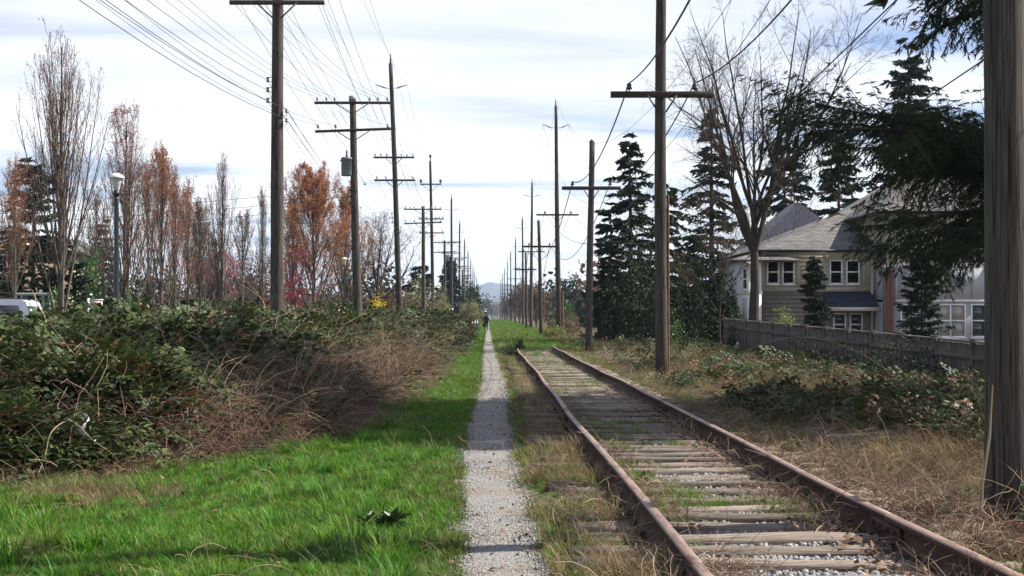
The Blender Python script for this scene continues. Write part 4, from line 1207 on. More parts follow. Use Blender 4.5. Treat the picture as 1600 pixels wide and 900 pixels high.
def broad_tree(label, px, Y, top, wpx, seed, trunk_r=0.2, fork=0.3, limbs=6, ang=0.6, levels=(7, 6, 4), lf=(0.75, 0.5, 0.5, 0.5), up=0.35, mats=('bark_maple', 'twig_dark', 'bud_brown'), base_z=0.2, bud_n=0, bsize=0.06, name='bare_tree', rmin=0.006, wig=0.09, group=None, trunk_h=None, droop=0.0):
    r = np.random.default_rng(seed)
    X = PX(px, Y); H = ZY(top, Y) - base_z; Wd = wpx / FPX * Y / 2
    gt, gc = G(), G()
    th = trunk_h or H * 0.55
    t = np.linspace(0, 1, 7)
    P = np.zeros((1, 7, 3)); P[0, :, 2] = t * th - 0.3
    P[0, :, 0] = np.cumsum(r.normal(0, 0.05, 7)) * th / 6; P[0, :, 1] = np.cumsum(r.normal(0, 0.05, 7)) * th / 6; P[0, 0, :2] = 0
    rad = (trunk_r * (1 - 0.55 * t ** 1.2)); rad[0] *= 1.25; rad = rad[None]
    gt.tubes(P, rad, 10, 0)
    P1, R1 = children(P, rad, limbs, fork / (th / H), 0.99, ang, 1.0, 8, r, up, wig * 0.8, 0.02, 0.62, 0.35)
    sc = np.clip((H - P1[:, 0, 2]) / np.maximum(P1[:, -1, 2] - P1[:, 0, 2], 0.3), 0.4, 3).mean() * 0.8
    P1 = P1[:, :1] + (P1 - P1[:, :1]) * sc
    wx = np.quantile(np.abs(P1[:, -1, 0]), 0.8)
    sx = np.clip(Wd * 0.85 / max(wx, 0.1), 0.5, 1.7)
    P1[:, :, :2] = P1[:, :1, :2] + (P1[:, :, :2] - P1[:, :1, :2]) * sx
    gt.tubes(P1, R1, 6, 0)
    Pp, Rp = P1, R1
    for k, n in enumerate(levels):
        Pp, Rp = children(Pp, Rp, n, 0.2, 1.0, 0.65, lf[k] * (0.8 if k == 0 else 1), 5 if k < 2 else 4, r, up * 0.8 - droop * k, wig, rmin if k else rmin * 1.8, 0.6, 0.45)
        (gt if k == 0 else gc).tubes(Pp, Rp, 4 if k == 0 else 3, 0)
    if bud_n: buds(gc, Pp, r, bud_n, bsize, 1)
    fit(gt, gc, H, Wd, 0.97)
    return tree_obj(name, label, (X, Y, base_z), gt, gc, M[mats[0]], [M[mats[1]], M[mats[2]]], group=group)

def conifer(label, px, Y, top, rad, seed, needle='needle_dark', base_z=0.0, clear=0.04, dens=9, pw=0.8, droop=0.35, rise=0.15, size=0.26, n2=11, mcards=7, X=None, H=None, group=None, t1=0.985, name='conifer_tree'):
    r = np.random.default_rng(seed)
    X = PX(px, Y) if X is None else X
    H = (ZY(top, Y) - base_z) if H is None else H
    gt, gc = G(), G()
    t = np.linspace(0, 1, 9)
    P = np.stack([0.03 * np.sin(t * 4 + seed) * t, 0.02 * np.cos(t * 5) * t, t * H - 0.3], 1)
    gt.tubes(P, 0.018 * H * (1 - 0.93 * t) + 0.012, 8, 0)
    nb = int(H * dens)
    tb = clear + (t1 - clear) * (np.arange(nb) + r.random(nb)) / nb
    az = np.arange(nb) * 2.399 + r.normal(0, 0.4, nb)
    Ln = rad * ((1 - tb) ** pw + 0.03) * r.uniform(0.35, 1.2, nb) * (0.75 + 0.4 * vnoise(az * 0.7, tb * 6, 1, seed))
    K = 6; s = np.linspace(0, 1, K)
    hz = np.outer(Ln, s); vz = (tb + r.normal(0, 0.02, nb))[:, None] * H + np.outer(Ln, s) * (rise + r.normal(0, 0.12, nb))[:, None] - np.outer(Ln, s ** 2) * (droop * r.uniform(0.4, 1.6, nb))[:, None] + np.outer(Ln, np.clip(s - 0.7, 0, 1)) * droop * 0.6
    PB = np.stack([hz * np.cos(az)[:, None], hz * np.sin(az)[:, None], vz], 2)
    gt.tubes(PB, np.maximum(0.02 * Ln[:, None] * (1 - 0.8 * s)[None], 0.006), 3, 0)
    add_sprays(gc, PB, Ln, r, n2, mcards, size, 0)
    return tree_obj(name, label, (X, Y, base_z), gt, gc, M['bark_maple'], [M[needle]], group=group)

def add_sprays(gc, PB, Ln, r, n2, mcards, size, m, hang=0.35, s0=0.12, frac=0.42, thin=0.17, gt=None):
    N, K, _ = PB.shape
    st = s0 + (1 - s0) * (np.arange(n2)[None] + r.random((N, n2))) / n2
    f = st * (K - 1); i = np.clip(f.astype(int), 0, K - 2); w = (f - i)[..., None]; idx = np.arange(N)[:, None]
    B = PB[idx, i] * (1 - w) + PB[idx, i + 1] * w
    T = unit(PB[idx, i + 1] - PB[idx, i])
    side = unit(np.cross(T, np.array([0, 0, 1.0])))
    sg = np.where((np.arange(n2) % 2)[None, :, None] > 0, 1.0, -1.0)
    a = r.uniform(0.35, 1.05, (N, n2, 1))
    D = unit(T * np.cos(a) + side * sg * np.sin(a) + np.array([0, 0, -1.0]) * r.uniform(0, hang, (N, n2, 1)))
    SL = (Ln[:, None] * frac * (1.08 - st) + size * 0.6)[..., None] * r.uniform(0.6, 1.2, (N, n2, 1))
    u = r.random((N, n2, mcards, 1))
    C = B[:, :, None] + D[:, :, None] * SL[:, :, None] * u
    C[..., 2] -= (u[..., 0] ** 2) * SL[:, :, None, 0] * hang * 0.6
    d2 = unit(D[:, :, None] + r.normal(0, 0.45, C.shape) + np.array([0, 0, -hang * 0.8]))
    ll = size * r.uniform(0.55, 1.3, u.shape)
    C = C.reshape(-1, 3); d2 = d2.reshape(-1, 3); ll = ll.reshape(-1, 1)
    nrm = unit(np.cross(d2, r.normal(0, 1, d2.shape) * [1, 1, 0.35]))
    gc.leaves(C - d2 * ll * 0.3, d2 * ll, nrm * ll * thin, m, 0.4)

def bush(name, label, px, Y, top, wpx, mats, seed, n=2600, size=0.12, base_z=0.1, deep=None, cat='shrub', group=None, stems=7, X=None, low=0.0, twiggy=0, up=0.2, hole=0.36, lumpy=0.35, thin=0.33):
    r = np.random.default_rng(seed)
    X = PX(px, Y) if X is None else X
    H = ZY(top, Y) - base_z; Wd = wpx / FPX * Y / 2; Dp = deep or Wd
    gt, gc = G(), G()
    P0 = np.stack([r.normal(0, Wd * 0.2, stems), r.normal(0, Dp * 0.2, stems), np.full(stems, -0.1)], 1)
    D0 = np.stack([r.normal(0, 0.5 * Wd / H, stems), r.normal(0, 0.4 * Dp / H, stems), np.ones(stems)], 1)
    P = polyline(P0, D0, np.full(stems, H * 0.8) * r.uniform(0.6, 1, stems), 6, r, 0.1, 0.08)
    Rr = np.tile(np.linspace(0.022, 0.008, 6) * max(0.6, H / 3), (stems, 1))
    gt.tubes(P, Rr, 5, 0)
    P1, R1 = children(P, Rr, 7, 0.2, 1, 0.7, 0.5, 4, r, 0.3, 0.1, 0.006)
    gt.tubes(P1, R1, 3, 0)
    if twiggy:
        P2, R2 = children(P1, R1, twiggy, 0.1, 1, 0.6, 0.6, 4, r, up, 0.1, 0.005)
        gc.tubes(P2, R2, 3, 1 if len(mats) > 2 else 0)
    # leaves fill a lumpy dome with gaps
    u = unit(r.normal(0, 1, (n, 3))); u[:, 2] = np.abs(u[:, 2])
    th = np.arctan2(u[:, 1], u[:, 0])
    lump = 1 + lumpy * (vnoise(th * 1.6, u[:, 2] * 3, 1.3, seed) - 0.5) * 2
    q = r.random(n) ** 0.38 * lump
    C = np.stack([u[:, 0] * q * Wd, u[:, 1] * q * Dp, low * H + (1 - low) * u[:, 2] * q * H * 0.98], 1)
    k = vnoise(C[:, 0] * 2.2 / max(Wd, 1) + C[:, 1], C[:, 2] * 2.2 / max(Wd, 1) + C[:, 1] * 0.7, 1.6, seed + 3) > hole
    C = C[k]; n = len(C)
    D = unit(r.normal(0, 1, (n, 3)) + u[k] * 0.7 + [0, 0, up]) * size * r.uniform(0.6, 1.35, (n, 1))
    S = unit(np.cross(D, r.normal(0, 1, (n, 3)))) * size * thin
    gc.leaves(C, D, S, 0)
    root = empty(name, (X, Y, base_z))
    gt.build('stems', mats[1], root, smooth=True)
    gc.build('foliage', [mats[0], mats[1]], root)
    return tag(root, label, cat, group)

# ---- street trees on the left
columnar('tallest bare columnar tree on the left with forked pale trunk and pink buds', 95, 41, 28, 122, 'bud_pink', 201, nb=34, bud_n=1, bsize=0.05)
columnar('bare columnar tree right behind the tall dark green lamp post', 196, 52, 152, 105, 'bud_pink', 202, nb=34, bud_n=2, bsize=0.055)
columnar('orange budded columnar tree just right of the tall lamp post', 252, 60, 215, 86, 'bud_orange', 203, nb=36, bud_n=3, bsize=0.06)
columnar('smaller orange budded columnar tree between the orange tree and the slim bare one', 292, 74, 272, 52, 'bud_orange', 204, nb=30, bud_n=2, bsize=0.07)
columnar('slim bare columnar tree standing alone midway to the closest left pole', 345, 58, 228, 48, 'bud_pink', 205, nb=26, bud_n=1, bsize=0.05)
columnar('narrow reddish columnar tree at the far left edge before the dark conifer', 22, 56, 232, 66, 'bud_orange', 206, nb=28, bud_n=2, bsize=0.06)
columnar('thin bare sapling just left of the closest left pole', 410, 66, 285, 24, 'bud_brown', 207, nb=18, bud_n=1, bsize=0.05)
columnar('pale bare columnar tree behind the slim one', 380, 88, 318, 50, 'bud_brown', 208, nb=28, bud_n=1, bsize=0.07)
columnar('brown budded columnar tree low behind the slim bare one', 325, 92, 342, 60, 'bud_brown', 212, nb=28, bud_n=2, bsize=0.08)
columnar('largest orange columnar tree between the two closest left poles', 492, 92, 246, 116, 'bud_orange', 209, nb=56, bud_n=7, bsize=0.075, dens=1.3, twig='twig_brown', low=0.05)
columnar('orange brown columnar tree close behind the transformer pole', 540, 98, 280, 84, 'bud_orange', 210, nb=44, bud_n=4, bsize=0.075, twig='twig_brown', low=0.05)
columnar('grey bare columnar tree left of the large orange one', 458, 97, 300, 44, 'bud_brown', 211, nb=34, bud_n=2, bsize=0.09, twig='twig_brown')
columnar('orange tinged columnar tree tucked behind the tall lamp post', 232, 70, 240, 56, 'bud_orange', 213, nb=30, bud_n=2, bsize=0.06)
columnar('thin orange tinged tree between the two orange columnar trees', 273, 66, 262, 44, 'bud_orange', 214, nb=26, bud_n=2, bsize=0.06)
columnar('brown bare tree low left of the slim columnar tree', 313, 70, 300, 40, 'bud_brown', 215, nb=26, bud_n=2, bsize=0.06)
columnar('grey bare tree between the two tallest trees on the left', 148, 72, 290, 60, 'bud_brown', 216, nb=26, bud_n=1, bsize=0.06)
broad_tree('broad bare tree with dark twigs right of the transformer pole', 590, 112, 312, 130, 221, 0.26, 0.2, 8, 0.8, (8, 6, 5), mats=('bark_maple', 'twig_dark', 'bud_brown'), bud_n=1, bsize=0.07, rmin=0.009, up=0.25)
broad_tree('low spreading cherry tree with pink buds at the left', 330, 84, 385, 80, 222, 0.14, 0.2, 7, 0.8, (6, 5, 4), mats=('bark_maple', 'twig_brown', 'bud_rose'), bud_n=4, bsize=0.10, rmin=0.007)
broad_tree('red budded shrubby tree behind the closest left pole', 468, 80, 372, 86, 223, 0.12, 0.15, 8, 0.8, (6, 5, 4), mats=('bark_maple', 'twig_brown', 'bud_red'), bud_n=5, bsize=0.10, rmin=0.007)
broad_tree('dull red bare tree right of the slim columnar tree', 402, 96, 384, 70, 224, 0.12, 0.15, 8, 0.7, (6, 5, 4), mats=('bark_maple', 'twig_brown', 'bud_red'), bud_n=2, bsize=0.09, rmin=0.008)
broad_tree('brown twiggy tree filling behind the bare cherry', 345, 108, 372, 120, 225, 0.16, 0.12, 9, 0.8, (7, 5, 5), mats=('bark_maple', 'twig_brown', 'bud_brown'), bud_n=2, bsize=0.1, rmin=0.009)
broad_tree('brown twiggy tree behind the large orange one', 545, 122, 345, 130, 226, 0.18, 0.1, 9, 0.8, (7, 6, 5), mats=('bark_maple', 'twig_brown', 'bud_brown'), bud_n=2, bsize=0.1, rmin=0.010)
broad_tree('reddish bare tree below the broad dark one', 600, 100, 415, 60, 227, 0.12, 0.12, 7, 0.8, (6, 5, 4), mats=('bark_maple', 'twig_brown', 'bud_red'), bud_n=1, bsize=0.08, rmin=0.008)
conifer('dark round conifer behind the reddish tree at the far left', 52, 70, 252, 2.5, 231, 'needle_dark', 0.2, 0.05, 12, 0.45, 0.15, 0.3, 0.34)
conifer('small pointed dark conifer between the two lamp posts', 160, 98, 345, 1.7, 232, 'needle_dark', 0.2, 0.03, 10, 0.7, 0.25, 0.2, 0.34)
conifer('dark pointed conifer behind the far left poles', 702, 190, 402, 2.9, 233, 'needle_blue', 0.1, 0.02, 12, 0.75, 0.2, 0.1, 0.6)
conifer('low dark conifer behind the forsythia', 655, 150, 415, 3.2, 234, 'needle_dark', 0.1, 0.02, 9, 0.5, 0.2, 0.2, 0.5)
conifer('dark yew like conifer left of the tallest bare tree trunk', 80, 58, 425, 0.75, 235, 'needle_dark', 0.2, 0.02, 22, 0.35, 0.1, 0.5, 0.2)
conifer('dark clipped conifer right of the tallest bare tree trunk', 118, 58, 412, 0.85, 236, 'needle_dark', 0.2, 0.02, 22, 0.35, 0.1, 0.5, 0.2)
LH, ST, TW = M['leaf_hedge'], M['bark_maple'], M['twig_brown']
bush('laurel_bush', 'glossy bright green laurel left of the small lamp post', 142, 64, 372, 56, (M['leaf_laurel'], ST), 241, 2600, 0.16, 0.2)
bush('evergreen_shrub', 'dark evergreen mass behind the lamp posts', 150, 68, 432, 90, (LH, ST), 242, 3200, 0.16, 0.2, deep=1.2)
bush('evergreen_shrub', 'dark evergreen shrub right of the tall lamp post', 218, 62, 418, 40, (LH, ST), 243, 2000, 0.14, 0.2)
bush('evergreen_shrub', 'green shrub at the foot of the orange columnar tree', 206, 50, 455, 44, (M['leaf_laurel'], ST), 244, 1500, 0.12, 0.2)
bush('evergreen_shrub', 'yellow green shrub by the tallest bare tree trunk', 92, 44, 440, 66, (M['leaf_laurel'], ST), 245, 2400, 0.11, 0.2)
bush('evergreen_shrub', 'green shrub under the pink cherry', 312, 76, 465, 60, (M['leaf_laurel'], ST), 246, 1600, 0.14, 0.2)
bush('bare_hedge', 'dark brown hedge behind the slim columnar tree', 370, 116, 425, 190, (M['bud_brown'], M['twig_dark']), 247, 4200, 0.16, 0.2, deep=2.0, twiggy=6, stems=16)
bush('bare_hedge', 'brown twiggy hedge below the orange trees', 500, 114, 420, 190, (M['bud_brown'], M['twig_dark']), 248, 4200, 0.16, 0.2, deep=2.0, twiggy=6, stems=16)
bush('evergreen_shrub', 'dark evergreen shrubs below the rightmost orange tree', 250, 100, 415, 120, (LH, ST), 249, 3600, 0.2, 0.2, deep=1.6)
bush('evergreen_shrub', 'dark evergreen trees in front of the brown house', 30, 88, 400, 120, (LH, ST), 250, 4200, 0.2, 0.2, deep=1.6)
bush('evergreen_shrub', 'dark evergreen hedge between the pink cherry and the closest left pole', 395, 120, 400, 110, (LH, ST), 271, 2600, 0.2, 0.2, deep=1.6)
bush('forsythia_bush', 'bright yellow forsythia bush right of the transformer pole', 592, 86, 462, 44, (M['leaf_yellow'], ST), 251, 2400, 0.10, 0.3, twiggy=5, low=0.2)
bush('willow_bush', 'pale olive willow scrub behind the second tall left pole', 655, 128, 432, 60, (M['leaf_willow'], TW), 252, 3600, 0.16, 0.2, twiggy=6, deep=2.5)
bush('willow_bush', 'olive brown scrub between the forsythia and the poles', 628, 104, 445, 46, (M['bud_brown'], TW), 253, 2600, 0.12, 0.2, twiggy=6)
bush('willow_bush', 'pale green willow bush overhanging the path beside the walker', 735, 152, 470, 40, (M['leaf_willow'], TW), 254, 3800, 0.16, 0.0, twiggy=6, low=0.25)
bush('willow_bush', 'pale scrub beside the dark pointed conifer', 690, 160, 448, 40, (M['leaf_willow'], TW), 255, 3000, 0.18, 0.1, twiggy=5)
bush('red_shrub', 'low dull red shrub at the far end of the bramble thicket', 706, 118, 494, 34, (M['bud_red'], TW), 256, 1500, 0.10, 0.0, twiggy=5)
bush('green_scrub', 'dark green scrub beside the white posts', 722, 132, 492, 34, (M['leaf_hedge'], TW), 257, 1800, 0.13, 0.0)
for k, (px_, yy, tp, wd, mm) in enumerate(((742, 260, 448, 22, 'leaf_hedge'), (728, 330, 440, 26, 'leaf_hedge'), (745, 420, 455, 16, 'leaf_willow'), (748, 560, 462, 14, 'leaf_hedge'), (700, 300, 455, 40, 'bud_brown'))):
    bush('roadside_tree', ['dark rounded tree behind the left row of poles', 'dark tree behind the pale willow bush', 'pale tree far down the left row', 'tiny dark tree at the far end of the left row', 'brown tree behind the dark pointed conifer'][k],
         px_, yy, tp, wd, (M[mm], ST), 260 + k, 2400, 0.5, 0.0, cat='tree', deep=5)

# ---- right side trees
def cedar():
    """the large cedar at the right edge: trunk outside the frame, long drooping boughs reaching in"""
    r = np.random.default_rng(301)
    tx, ty, z0 = 11.4, 22.6, -0.45
    gt, gc = G(), G()
    t = np.linspace(0, 1, 12)
    gt.tubes(np.stack([0.1 * np.sin(t * 3), 0.1 * np.cos(t * 3) - 0.1, t * 17 - 0.3], 1), 0.38 * (1 - 0.9 * t) + 0.02, 12, 0)
    org = np.array([tx, ty, z0])
    def bough(start_h, pts, thick=0.07):
        A = [np.array([0, 0, start_h])] + [np.array(p) - org for p in pts]
        A = np.array(A)
        d = np.r_[0, np.cumsum(np.linalg.norm(np.diff(A, axis=0), axis=1))]; d /= d[-1]
        s = np.linspace(0, 1, 10)
        # smooth through the points
        P = np.stack([np.interp(s, d, A[:, k]) for k in range(3)], 1)
        P[1:-1] = (P[:-2] + 2 * P[1:-1] + P[2:]) / 4
        L = np.linalg.norm(np.diff(P, axis=0), axis=1).sum()
        gt.tubes(P, np.linspace(thick, 0.008, 10), 6, 0)
        return P, L
    boughs = []
    boughs.append(bough(4.2, [W(1520, 215, 22.3), W(1400, 182, 21.8), W(1290, 172, 21.5), W(1238, 150, 21.3)]))
    boughs.append(bough(4.0, [W(1510, 235, 22.8), W(1380, 195, 23.2), W(1280, 190, 23.5), W(1212, 188, 23.6)]))
    boughs.append(bough(3.9, [W(1520, 240, 21.6), W(1440, 200, 20.6), W(1340, 200, 19.9), W(1265, 205, 19.6)]))
    boughs.append(bough(3.7, [W(1530, 262, 23.0), W(1450, 232, 23.8), W(1370, 228, 24.3), W(1318, 232, 24.6)]))
    boughs.append(bough(3.4, [W(1530, 275, 22.0), W(1470, 262, 21.4), W(1415, 272, 21.0), W(1375, 290, 20.8)]))
    boughs.append(bough(4.1, [W(1540, 225, 22.2), W(1480, 205, 21.0), W(1420, 190, 20.2)]))
    boughs.append(bough(4.3, [W(1545, 215, 23.0), W(1500, 190, 24.0), W(1450, 178, 25.0)]))
    boughs.append(bough(3.5, [W(1540, 290, 22.4), W(1490, 262, 22.0), W(1440, 250, 21.8), W(1390, 252, 21.6)]))
    boughs.append(bough(2.9, [W(1535, 318, 21.9), W(1450, 345, 21.0), W(1385, 352, 20.4), W(1328, 355, 20.1)]))
    boughs.append(bough(2.7, [W(1540, 335, 22.2), W(1490, 350, 21.9), W(1445, 375, 21.7), W(1405, 390, 21.5)]))
    boughs.append(bough(2.5, [W(1545, 360, 22.6), W(1505, 385, 22.7), W(1465, 420, 22.8), W(1432, 452, 22.9)]))
    boughs.append(bough(2.8, [W(1550, 330, 22.0), W(1520, 345, 21.2), W(1490, 380, 20.8), W(1455, 402, 20.6)]))
    boughs.append(bough(6.6, [W(1560, 22, 22.0), W(1530, 8, 21.4), W(1490, 28, 21.0), W(1442, 64, 20.7)]))
    boughs.append(bough(7.0, [W(1560, -20, 22.0), W(1520, -25, 21.4), W(1480, -8, 21.0), W(1445, 12, 20.8)]))
    boughs.append(bough(6.2, [W(1590, 60, 20.0), W(1596, 80, 19.0), W(1600, 100, 18.5)]))
    boughs.append(bough(5.2, [W(1600, 190, 21.0), W(1588, 230, 20.0), W(1585, 280, 19.5)]))
    for P, L in boughs:
        PB = P[None]; Ln = np.array([L])
        n2 = int(L * 13)
        # side branchlets with their own hanging sprays
        Pb, Rb = children(PB, np.linspace(0.03, 0.01, 10)[None], n2, 0.10, 1.0, 0.8, 0.145, 5, r, -0.45, 0.10, 0.004, 0.5, 0.22)
        Pb[:, :, 2] -= 0.0
        gc.tubes(Pb, Rb, 3, 1)
        ln = np.linalg.norm(np.diff(Pb, axis=1), axis=2).sum(1)
        add_sprays(gc, Pb, ln, r, 9, 11, 0.12, 0, hang=0.55, s0=0.05, frac=0.45, thin=0.065)
        add_sprays(gc, PB, np.array([L * 0.12]), r, n2 * 2, 10, 0.12, 0, hang=0.5, s0=0.1, frac=0.4, thin=0.065)
    # the crown above the picture
    nb = 170
    zb = 8.6 + 8.6 * (np.arange(nb) + r.random(nb)) / nb
    az = np.arange(nb) * 2.399
    Ln = (5.6 * (1 - (zb - 8.2) / 9.6) ** 0.7 + 0.3) * r.uniform(0.7, 1.1, nb)
    s = np.linspace(0, 1, 6)
    hz = np.outer(Ln, s); vz = zb[:, None] + np.outer(Ln, s) * 0.12 - np.outer(Ln, s ** 2) * 0.22
    PB = np.stack([hz * np.cos(az)[:, None], hz * np.sin(az)[:, None], vz], 2)
    gt.tubes(PB, np.maximum(0.014 * Ln[:, None] * (1 - 0.8 * s)[None], 0.006), 4, 0)
    add_sprays(gc, PB, Ln, r, 28, 14, 0.36, 0, hang=0.35)
    root = empty('cedar_tree', tuple(org))
    gt.build('trunk', M['bark_maple'], root, smooth=True)
    gc.build('crown', [M['needle_cedar'], M['twig_dark']], root)
    tag(root, 'large dark cedar with drooping boughs reaching in behind the right-hand pole', 'tree')
cedar()

broad_tree('large bare maple with many upright limbs behind the fence', 1176, 62, -70, 330, 311, 0.36, 0.30, 14, 0.30, (11, 8, 7), (0.5, 0.5, 0.55), 0.0, ('bark_maple', 'twig_dark', 'bud_brown'), -0.45, 0, 0.06, rmin=0.0065, wig=0.06, trunk_h=8.2)
conifer('ragged dark conifer left of the closest crossarm pole on the right', 985, 74, 212, 2.3, 321, 'needle_dark', -0.3, 0.02, 11, 0.5, 0.25, 0.2, 0.34, group=None)
conifer('small dark conifer at the left end of the right-hand trees', 955, 80, 318, 1.9, 322, 'needle_dark', -0.3, 0.02, 11, 0.45, 0.2, 0.2, 0.34)
conifer('dark conifer with pointed top just right of the crossarm pole', 1112, 82, 172, 3.0, 323, 'needle_dark', -0.3, 0.02, 11, 0.6, 0.25, 0.2, 0.36)
conifer('dark conifer hidden low behind the crossarm pole', 1042, 79, 285, 2.4, 324, 'needle_dark', -0.3, 0.02, 11, 0.5, 0.25, 0.2, 0.34)
conifer('dark spreading conifer behind the bare maple', 1225, 104, 225, 5.0, 325, 'needle_dark', -0.3, 0.02, 8, 0.6, 0.3, 0.2, 0.5, n2=13)
conifer('dark broad conifer between the maple and the tall spruce', 1310, 112, 215, 5.2, 326, 'needle_dark', -0.3, 0.02, 8, 0.55, 0.3, 0.2, 0.5, n2=13)
conifer('tall pointed spruce rising above the houses', 1420, 106, 72, 5.2, 327, 'needle_blue', -0.3, 0.02, 10, 0.62, 0.15, 0.3, 0.5, n2=13)
conifer('dark conifer behind the right wing of the townhouse', 1530, 112, 190, 4.6, 328, 'needle_dark', -0.3, 0.02, 8, 0.6, 0.25, 0.2, 0.5)
conifer('dark conifer low between the ragged conifer and the maple trunk', 1085, 72, 365, 1.9, 329, 'needle_dark', -0.3, 0.02, 13, 0.4, 0.2, 0.2, 0.3)
for k, (px_, yy, tp, wd, lab) in enumerate(((1005, 69, 350, 110, 'dark ivy covered mass under the ragged conifer'), (1085, 68, 395, 130, 'dark leafy mass behind the closest crossarm pole'),
                                      (960, 74, 400, 70, 'dark leafy scrub at the left end of the right-hand trees'), (1135, 70, 430, 60, 'dark leafy shrub left of the maple trunk'))):
    bush('evergreen_shrub', lab, px_, yy, tp, wd, (LH, ST), 330 + k, 4200, 0.15, -0.3, deep=2.2, twiggy=4)
broad_tree('grey brown twiggy tree in front of the dark conifers', 1125, 66, 262, 150, 341, 0.1, 0.12, 8, 0.75, (8, 6, 5), mats=('bark_maple', 'twig_brown', 'bud_brown'), base_z=-0.4, bud_n=1, bsize=0.05, rmin=0.006, up=0.15)
broad_tree('brown twiggy tree to the right of the maple trunk', 1235, 76, 262, 150, 342, 0.1, 0.12, 8, 0.75, (8, 6, 5), mats=('bark_maple', 'twig_brown', 'bud_brown'), base_z=-0.4, bud_n=1, bsize=0.05, rmin=0.006, up=0.15)
broad_tree('thin bare tree poking above the ragged conifer', 1000, 78, 235, 90, 343, 0.09, 0.2, 6, 0.6, (6, 5, 4), mats=('bark_maple', 'twig_dark', 'bud_brown'), base_z=-0.4, rmin=0.006)
conifer('young cypress in front of the left wing windows', 1272, 59, 398, 1.05, 351, 'needle_dark', -0.4, 0.06, 26, 0.6, 0.25, 0.25, 0.17, n2=14, mcards=10)
conifer('columnar cypress in front of the right wing', 1440, 50, 398, 0.95, 352, 'needle_dark', -0.4, 0.02, 30, 0.3, 0.15, 0.35, 0.16, n2=12, mcards=9)
bush('garden_shrub', 'yellow green shrub behind the fence below the left windows', 1226, 61, 474, 54, (M['leaf_lime'], TW), 353, 2200, 0.09, -0.4, twiggy=5)
bush('ivy_clump', 'ivy climbing over the fence beside the bleached stump', 1166, 53.5, 502, 26, (LH, ST), 354, 1500, 0.07, -0.35, X=9.45)
bush('bramble_mound', 'dark bramble mound against the near end of the fence', 1440, 30, 530, 190, (LH, M['cane']), 355, 4200, 0.06, -0.35, X=8.95, deep=2.6, twiggy=4)
bush('bramble_mound', 'dark bramble mound against the middle of the fence', 1330, 38, 530, 110, (LH, M['cane']), 356, 3600, 0.065, -0.35, X=9.0, deep=3.0, twiggy=4)
bush('field_shrub', 'green shrub sprouting right of the closest crossarm pole', 1052, 60, 488, 44, (M['leaf_laurel'], TW), 357, 1800, 0.09, -0.3, twiggy=4)
bush('low_plant', 'low yellow green leafy plant at the foot of the tallest right pole', 866, 92, 512, 36, (M['leaf_lime'], TW), 358, 1500, 0.14, 0.0, deep=0.9)
bush('laurel_bush', 'green laurel between the tall right poles', 880, 130, 468, 46, (M['leaf_laurel'], ST), 359, 2400, 0.2, 0.0)
bush('bare_hedge', 'brown scrub at the foot of the right row of poles', 885, 112, 488, 60, (M['bud_brown'], TW), 360, 2400, 0.14, -0.1, twiggy=5, deep=1.6)
bush('roadside_tree', 'dark rounded tree beyond the laurel', 892, 210, 436, 46, (LH, ST), 361, 3600, 0.4, 0.0, cat='tree', deep=3)
bush('roadside_tree', 'dark tree between the rounded one and the ragged conifer', 918, 190, 452, 46, (LH, ST), 362, 3000, 0.35, 0.0, cat='tree', deep=3)
for k, (px_, yy, tp, wd) in enumerate(((812, 240, 432, 28), (838, 200, 436, 34), (858, 260, 450, 34), (800, 320, 448, 20), (790, 440, 462, 12), (795, 560, 466, 12), (822, 300, 440, 24))):
    broad_tree(['bare brown tree behind the second tall right pole', 'bare brown tree closest in the row behind the right poles', 'bare brown tree right of the leaning short pole', 'bare brown tree farther down the right row',
                'small bare tree where the right row ends', 'tiny bare tree at the vanishing point', 'bare brown tree among the distant right poles'][k], px_, yy, tp, wd, 370 + k, 0.2, 0.05, 9, 0.7, (7, 6, 5), mats=('bark_maple', 'twig_brown', 'bud_brown'), base_z=-0.3, bud_n=2, bsize=0.2, rmin=0.022, up=0.3, trunk_h=3)

# weeds along the track
for k, (px_, yy, tp, wd, lab, mm) in enumerate(((798, 50, 538, 30, 'dark weed clump growing over the left rail farther along', 'leaf_hedge'), (812, 60, 528, 20, 'round dark weed clump between the rails where they vanish', 'leaf_hedge'))):
    bush('weed_clump', lab, px_, yy, tp, wd, (M[mm], M['cane']), 380 + k, 900, 0.05, 0.05, twiggy=5, cat='weed')

# ------------------------------------------------------------------ buildings
def hip_roof(g, x0, x1, y0, y1, z, zr, ov=0.0, th=0.09, m=0):
    x0 -= ov; x1 += ov; y0 -= ov; y1 += ov
    hd = (y1 - y0) / 2
    if (x1 - x0) > (y1 - y0):
        a, b = (x0 + hd, (y0 + y1) / 2, zr), (x1 - hd, (y0 + y1) / 2, zr)
    else:
        hx = (x1 - x0) / 2
        a, b = ((x0 + x1) / 2, y0 + hx, zr), ((x0 + x1) / 2, y1 - hx, zr)
    V = [(x0, y0, z), (x1, y0, z), (x1, y1, z), (x0, y1, z), a, b, (x0, y0, z - th), (x1, y0, z - th), (x1, y1, z - th), (x0, y1, z - th)]
    if (x1 - x0) > (y1 - y0):
        g.add(V, [(0, 1, 5, 4), (2, 3, 4, 5)], m); g.add(V, [(1, 2, 5), (3, 0, 4)], m)
    else:
        g.add(V, [(1, 2, 5, 4), (3, 0, 4, 5)], m); g.add(V, [(0, 1, 4), (2, 3, 5)], m)
    g.add(V, [(6, 7, 1, 0), (7, 8, 2, 1), (8, 9, 3, 2), (9, 6, 0, 3), (9, 8, 7, 6)], m)
